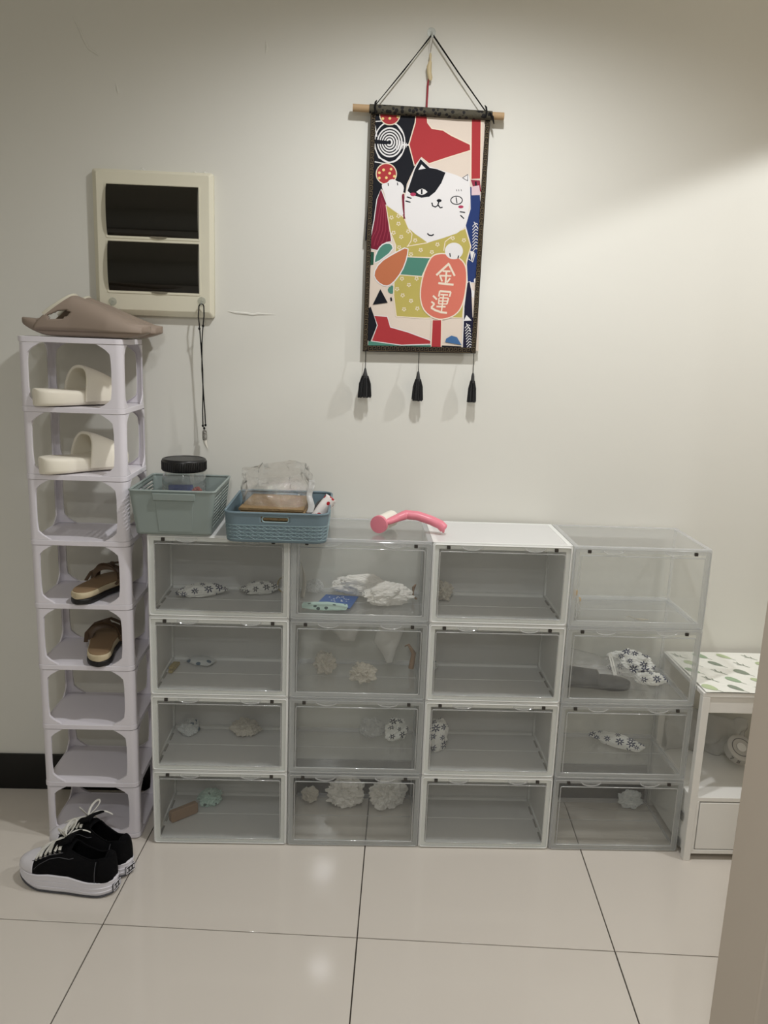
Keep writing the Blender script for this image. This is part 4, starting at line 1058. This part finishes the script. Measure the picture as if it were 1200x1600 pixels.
# bag and tape roll on the shelf
def bg2(s, t):
    x = lerp(.0, .24, s); z = lerp(.0, .135-.03*s, t)+.0; y = .0+.02*math.sin(6*s)+.02*t-.03*math.sin(PI*t)*math.sin(PI*s)
    q = Vector((x*22, z*22, 4)); return (x+.006*noise.noise(q), y+.022*noise.noise(q*1.2), max(.0, z+.010*noise.noise(q+Vector((3, 3, 3)))))
pb = tag(link('plastic_bag', MB().grid(bg2, 40, 24), filmh, None, (1.475, -.062, .1912), smooth=30, solid=.001), 'milky plastic bag slumped on the shelf of the side cabinet', 'bag')
tpr = empty('tape_roll', (1.598, -.205, .1912), (0, 0, 0), 'pale round roll marked 7 and 5 standing on the side cabinet shelf', 'tape roll')
tpr.rotation_euler = (math.radians(38), math.radians(6), 0); tpr.location = (1.655, -.135, .236)
grm = mat('tape_grey', rgb(198, 196, 190), .5, .3); grd = mat('tape_ink', rgb(110, 108, 106), .6)
link('roll', MB().lathe([(.014, 0), (.040, 0), (.040, .026), (.037, .028), (.016, .028), (.014, .026)], 36), grm, tpr, smooth=50)
link('core', MB().lathe([(.005, .002), (.0135, .002), (.0135, .029), (.005, .029)], 24), cabm, tpr, smooth=50)
link('groove', MB().tube([(.027*math.cos(2*PI*q/30), .027*math.sin(2*PI*q/30), .0281) for q in range(30)], .0012, 5, closed=True), grd, tpr)
def onroll(ang, P, nm):
    mb = MB()
    for i in range(len(P)-1):
        q = []
        for a, b in (P[i], P[i+1]):
            th = ang+a/.0403; q.append((.0405*math.cos(th), .0405*math.sin(th), .013+b))
        mb.tube(q, .0010, 5)
    link(nm, mb, grd, tpr)
onroll(-2.35, [(-.004, .006), (.004, .006), (-.001, -.006)], 'numeral')
onroll(-1.85, [(.004, .006), (-.003, .006), (-.003, .001), (.003, .001), (.004, -.003), (.001, -.006), (-.003, -.005)], 'numeral')
# ================================================================== THINGS IN THE BOXES
fl1 = floral('daisy_paper', rgb(232, 232, 228), rgb(44, 54, 86), 33, 7)
fl2 = floral('daisy_paper_small', rgb(226, 226, 220), rgb(56, 60, 72), 40, 6)
tissue = mat('white_tissue', rgb(242, 239, 233), .8, .15, bump=.6, bscale=50, trans=.15)
tissue2 = mat('cream_tissue', rgb(214, 208, 196), .8, .15, bump=.6, bscale=60, trans=.15)
bandm = mat('blue_band_sachet', rgb(206, 210, 210), .45, .3, bump=.3)
spots(bandm, rgb(60, 92, 116), 34, .24)
greenp = mat('pale_green_sachet', rgb(186, 212, 202), .5, .3, bump=.3, var=.06)
spots(greenp, rgb(60, 84, 84), 40, .20)
kraft = mat('kraft_card', rgb(150, 122, 96), .8, .2, var=.08, bump=.2)
yel = mat('yellowed_card', rgb(166, 148, 92), .7, .2)
def P(c, x, y, k, z=.0046): return (c*BG+GAP[c]+.001+x, y, k*.2175+z)
GP = 'paper packets and stuffing left inside the boxes'
def pack(nm, c, k, x, y, dims, m, seed, rz, label, cat='packet', amp=.16, pinch=1, ry=0, sub=5, z=.0046, ridged=False, rx=0, freq=2.0):
    return place(crumple(nm, dims, m, seed, amp, freq, sub, pinch, ridged=ridged), P(c, x, y, k, z), (rx, ry, rz), label, cat)
pack('paper_packet', 0, 3, .105, -.105, (.150, .052, .036), fl1, 1, .42, 'long daisy-print packet at the left of the box under the baskets')
pack('paper_packet', 0, 3, .262, -.068, (.120, .050, .036), fl2, 2, .40, 'daisy-print packet at the right of the box under the baskets')
tag(link('string_loop', MB().tube([(.020*math.cos(a), .006*math.sin(a), .024+.022*math.sin(a)) for a in [2*PI*q/16 for q in range(16)]], .0018, 6, closed=True), yel, None, P(0, .330, -.055, 3, .004)), 'tan string loop beside the right daisy-print packet in the box under the baskets', 'string')
pack('sachet', 0, 2, .092, -.060, (.085, .058, .018), bandm, 3, -.35, 'flat white sachet with a blue band lying in the box second from top at left', amp=.10)
tag(link('wooden_clip', MB().box(-.006, .006, -.034, .034, 0, .009).box(-.006, .006, -.030, .012, .010, .018), [yel], None, P(0, .026, -.105, 2), (0, 0, -.12), bevel=.002), 'yellow-brown card strip by the left wall of the second box down, leftmost stack', 'card strip')
pack('paper_wad', 0, 1, .056, -.066, (.066, .05, .044), bandm, 4, .3, 'crumpled blue and white wrapper at the left of the third box down, leftmost stack', 'paper wad', amp=.35, pinch=0, ridged=True)
pack('paper_wad', 0, 1, .222, -.062, (.100, .06, .050), tissue2, 5, 0, 'pale tissue wad at the back right of the third box down, leftmost stack', 'paper wad', amp=.4, pinch=0, ridged=True)
tag(link('cardboard_piece', MB().prism(rrect(-.043, .043, 0, .034, .006, 3), -.008, .008, XZ), kraft, None, P(0, .056, -.150, 0), (0, 0, .72), bevel=.002), 'brown corrugated card piece at the left of the bottom left box', 'cardboard')
pack('paper_wad', 0, 0, .120, -.075, (.080, .060, .050), greenp, 7, .5, 'crumpled pale green wrapper behind the brown card piece', 'paper wad', amp=.35, pinch=0, ridged=True)
# second stack
blue = mat('blue_card', rgb(36, 88, 156), .35, .4)
cd = link('blue_card', MB().prism([(-.058, -.048), (.040, -.058), (.062, .045), (-.030, .058)], .0002, .002, XY), blue, None, P(1, .115, -.125, 3, .0046)); tag(cd, 'bright blue card with white dots in the clear box below the lint roller', 'card')
rn = random.Random(3); dts = MB()
for q in range(22): dts.lathe([(.0022, 0), (.0022, .0003)], 8, (rn.uniform(-.02, .035), rn.uniform(-.005, .04), .0021))
link('white_dot', dts, whitef, cd)
pack('sachet', 1, 3, .086, -.192, (.125, .058, .014), greenp, 9, -.06, 'pale green flat sachet in front of the blue card', amp=.06, z=.0068)
pack('paper_wad', 1, 3, .185, -.060, (.175, .062, .064), tissue, 10, -.05, 'long white tissue wad behind another in the box with the blue card', 'paper wad', amp=.28, pinch=1, ridged=True, z=.006)
pack('paper_wad', 1, 3, .258, -.135, (.150, .070, .066), tissue, 11, .14, 'white tissue wad in front of the long one, right of the blue card', 'paper wad', amp=.28, pinch=1, ridged=True)
pack('film_wad', 1, 3, .052, -.040, (.050, .04, .04), filmh, 12, 0, 'small milky film wad behind the blue card at the back left', 'film wad', amp=.4, pinch=0, ridged=True)
tag(link('paper_slip', MB().grid(lambda s, t: (.010*s+.006*math.sin(3*t), -.02*s, .100*t*(1-.2*s)), 3, 10), tissue2, None, P(1, .014, -.09, 3), smooth=40, solid=.0008), 'narrow paper slip standing against the left wall of the box with the blue card', 'paper slip')
tag(link('tan_string', MB().tube([(0, 0, .002), (.004, .004, .02), (.008, .0, .035), (0, -.004, .028), (.002, -.02, .006), (.010, -.03, .002)], .0024, 6), kraft, None, P(1, .330, -.060, 3), smooth=60), 'tan string bit near the right wall of the box with the blue card', 'string')
pack('paper_wad', 1, 2, .088, -.105, (.070, .06, .062), tissue2, 13, 0, 'crumpled tissue ball at the left of the box with hanging pouches', 'paper wad', amp=.5, pinch=0, ridged=True)
pack('paper_wad', 1, 2, .196, -.165, (.080, .06, .056), tissue2, 14, 0, 'crumpled tissue ball at the centre front of the box with hanging pouches', 'paper wad', amp=.55, pinch=0, ridged=True)
def pouch(c, k, pts, th, label, seed):
    """pts: outline in x,z; puffy in y"""
    n = len(pts); cx = sum(p[0] for p in pts)/n; cz = sum(p[1] for p in pts)/n; mb = MB()
    per = []
    for i in range(n):
        for q in range(5): per.append((lerp(pts[i][0], pts[(i+1) % n][0], q/5), lerp(pts[i][1], pts[(i+1) % n][1], q/5)))
    def f(s, t):
        p = per[int(round(s*len(per))) % len(per)]; r = math.cos(PI*(t-.5)); sg = t-.5
        x, z = lerp(cx, p[0], r), lerp(cz, p[1], r); q = Vector((x*40, z*40, seed))
        return (x+.002*noise.noise(q), th*math.sin(PI*(t-.5))+.006*noise.noise(q*1.1), z+.002*noise.noise(q*1.3))
    mb.grid(f, len(per), 14, cu=True)
    return mb
pw = clear('white_pouch_film', haze=.74, rough=.2, tint=(.92, .92, .92, 1), hazecol=(.88, .87, .84, 1), bump=.5, bscale=40, gloss=1.6)
o = link('plastic_pouch', pouch(1, 2, [(.052, .150), (.120, .158), (.185, .190), (.205, .190), (.168, .095), (.130, .100), (.105, .128), (.060, .138)], .010, '', 2), pw, None, P(1, 0, -.110, 2, .006), smooth=50); tag(o, 'white pouch lying high at the left, clear box under the blue card', 'pouch')
o = link('plastic_pouch', pouch(1, 2, [(.245, .195), (.330, .196), (.310, .150), (.276, .045), (.262, .040), (.252, .060), (.222, .105)], .013, '', 5), pw, None, P(1, 0, -.130, 2, .006), smooth=50); tag(o, 'white pouch with a pointed lower tip at the right, clear box under the blue card', 'pouch')
tag(link('tan_string', MB().tube([(0, 0, .004), (.006, .0, .05), (-.010, .01, .072), (-.02, .01, .066)], [.008, .007, .004, .002], 8), kraft, None, P(1, .335, -.07, 2), smooth=60), 'brown twist of paper by the right wall of the box with hanging pouches', 'string')
pack('film_wad', 1, 1, .230, -.056, (.080, .05, .060), filmh, 16, 0, 'round milky film wad at the back of the clear box third from top', 'film wad', amp=.25, pinch=0)
pack('paper_packet', 1, 1, .300, -.075, (.075, .050, .070), fl2, 17, .3, 'crumpled daisy-print packet in the back right corner of the clear box third from top', amp=.3, pinch=0, ridged=True)
pack('paper_wad', 1, 0, .155, -.070, (.120, .075, .100), tissue, 18, 0, 'left of the big white tissue wads in the bottom clear box of the second stack', 'paper wad', amp=.42, pinch=0, ridged=True, sub=5, freq=2.6)
pack('paper_wad', 1, 0, .286, -.072, (.125, .075, .100), tissue, 19, .4, 'right of the big white tissue wads in the bottom clear box of the second stack', 'paper wad', amp=.42, pinch=0, ridged=True, sub=5, freq=2.6)
pack('paper_wad', 1, 0, .050, -.054, (.055, .045, .050), tissue2, 20, 0, 'small white tissue wad in the back left corner of the bottom clear box, second stack', 'paper wad', amp=.4, pinch=0, ridged=True)
# third stack
pack('paper_wad', 2, 3, .052, -.080, (.065, .05, .055), tissue2, 21, 0, 'torn white paper scrap at the left of the box with the bare white top', 'paper wad', amp=.45, pinch=0, ridged=True)
pack('paper_wad', 2, 2, .030, -.070, (.045, .035, .030), bandm, 22, 0, 'tiny blue-marked scrap at the left wall, second box of the third stack', 'paper wad', amp=.35, pinch=0, ridged=True)
pack('paper_packet', 2, 1, .055, -.135, (.070, .045, .100), fl1, 23, .5, 'upright crumpled daisy-print packet at the left wall of the third box, third stack', amp=.25, pinch=0, ridged=True)
# rightmost stack
tag(link('wooden_clip', MB().box(-.010, .014, -.006, .006, 0, .010).box(-.008, .003, -.005, .005, .0105, .032), [mat('pale_clip_wood', rgb(190, 160, 116), .6)], None, P(3, .075, -.062, 3), (0, 0, 0), bevel=.0015), 'tan wooden clip at the left of the top clear box, rightmost stack', 'clip')
pack('film_wad', 3, 3, .036, -.20, (.028, .03, .06), filmh, 24, 0, 'thin clear film scrap at the front left of the top clear box, rightmost stack', 'film wad', amp=.4, pinch=0, ridged=True)
tag(link('bent_wire', MB().tube([(-.035, 0, .006), (-.025, 0, .010), (-.01, 0, .004), (.01, 0, .0015), (.028, 0, .0015)], [.0008, .0012, .001, .003, .001], 6), tissue2, None, P(3, .205, -.215, 3), smooth=60), 'thin curled plastic strip on the floor of the top clear box, rightmost stack', 'strip')
greys = mat('grey_slipper', rgb(70, 72, 74), .6, .3)
slp = empty('grey_slipper', P(3, .118, -.160, 2, .006), (0, 0, math.radians(-6)), 'dark grey slipper inside a milky plastic bag in the clear box of the rightmost stack', 'slipper')
link('slipper_sole', sole(MB(), .20, .085, lambda u: .001, lambda u: .020), greys, slp, smooth=60)
link('slipper_upper', MB().grid(lambda s, t: (lambda u, a: (.20*(u-.5), .042*math.cos(a)*(.98 if u < .8 else .8), .018+lerp(.030, .022, t)*math.sin(a)**.7))(lerp(.10, .55, t), PI*s), 20, 10), greys, slp, solid=.005, smooth=60)
bgm = clear('milky_bag', haze=.22, hlow=.10, rough=.2, tint=(.96, .96, .96, 1), hazecol=(.9, .9, .9, 1), bump=.6, bscale=34, gloss=1.6)
sb = empty('plastic_bag', P(3, .120, -.160, 2, .005), label='milky plastic bag with a white label wrapped round the grey slipper', cat='bag')
def bf(s, t):
    a = 2*PI*s; x = lerp(-.108, .140, t); k = 1 if t < .7 else lerp(1, .35, (t-.7)/.3)
    c, sn_ = math.cos(a), math.sin(a); yy = .062*c*(.6+.4*k); zz = .001+(.055+.06*(1-t))*.5*k*(1+sn_)
    q = Vector((x*30, yy*30, zz*30)); return (x+.004*noise.noise(q), yy+.004*noise.noise(q*1.1), max(.0005, zz+.006*noise.noise(q*.9)*(1 if sn_ > -.5 else 0)))
link('film', MB().grid(bf, 48, 36, cu=True), bgm, sb, smooth=35)
lb = link('white_label', MB().box(-.006, .006, -.030, .030, 0, .0008), whitef, sb, loc=(.036, -.030, .078), rot=(math.radians(58), 0, math.radians(20)))
link('print_line', MB().box(-.0006, .0006, -.02, .02, .0008, .001), grd, lb)
pack('paper_packet', 3, 2, .250, -.070, (.140, .075, .075), fl1, 26, -.5, 'crumpled daisy-print packet behind the bagged slipper', amp=.3, pinch=0, ridged=True, sub=5)
pack('paper_packet', 3, 2, .285, -.135, (.100, .045, .034), fl1, 27, .05, 'daisy-print packet in front of the crumpled one, right of the bagged slipper', amp=.18)
pack('paper_packet', 3, 1, .228, -.085, (.165, .050, .036), fl1, 28, -.62, 'long daisy-print packet lying alone in the third box of the rightmost stack', amp=.16)
pack('paper_packet', 3, 1, .040, -.085, (.035, .030, .080), fl2, 29, 0, 'daisy-print paper standing at the left wall, third box of the rightmost stack', amp=.25, pinch=0, ridged=True)
pack('paper_wad', 3, 0, .300, -.055, (.080, .050, .055), bandm, 30, 0, 'crumpled white wrapper with a blue band, bottom box of the rightmost stack', 'paper wad', amp=.4, pinch=0, ridged=True)
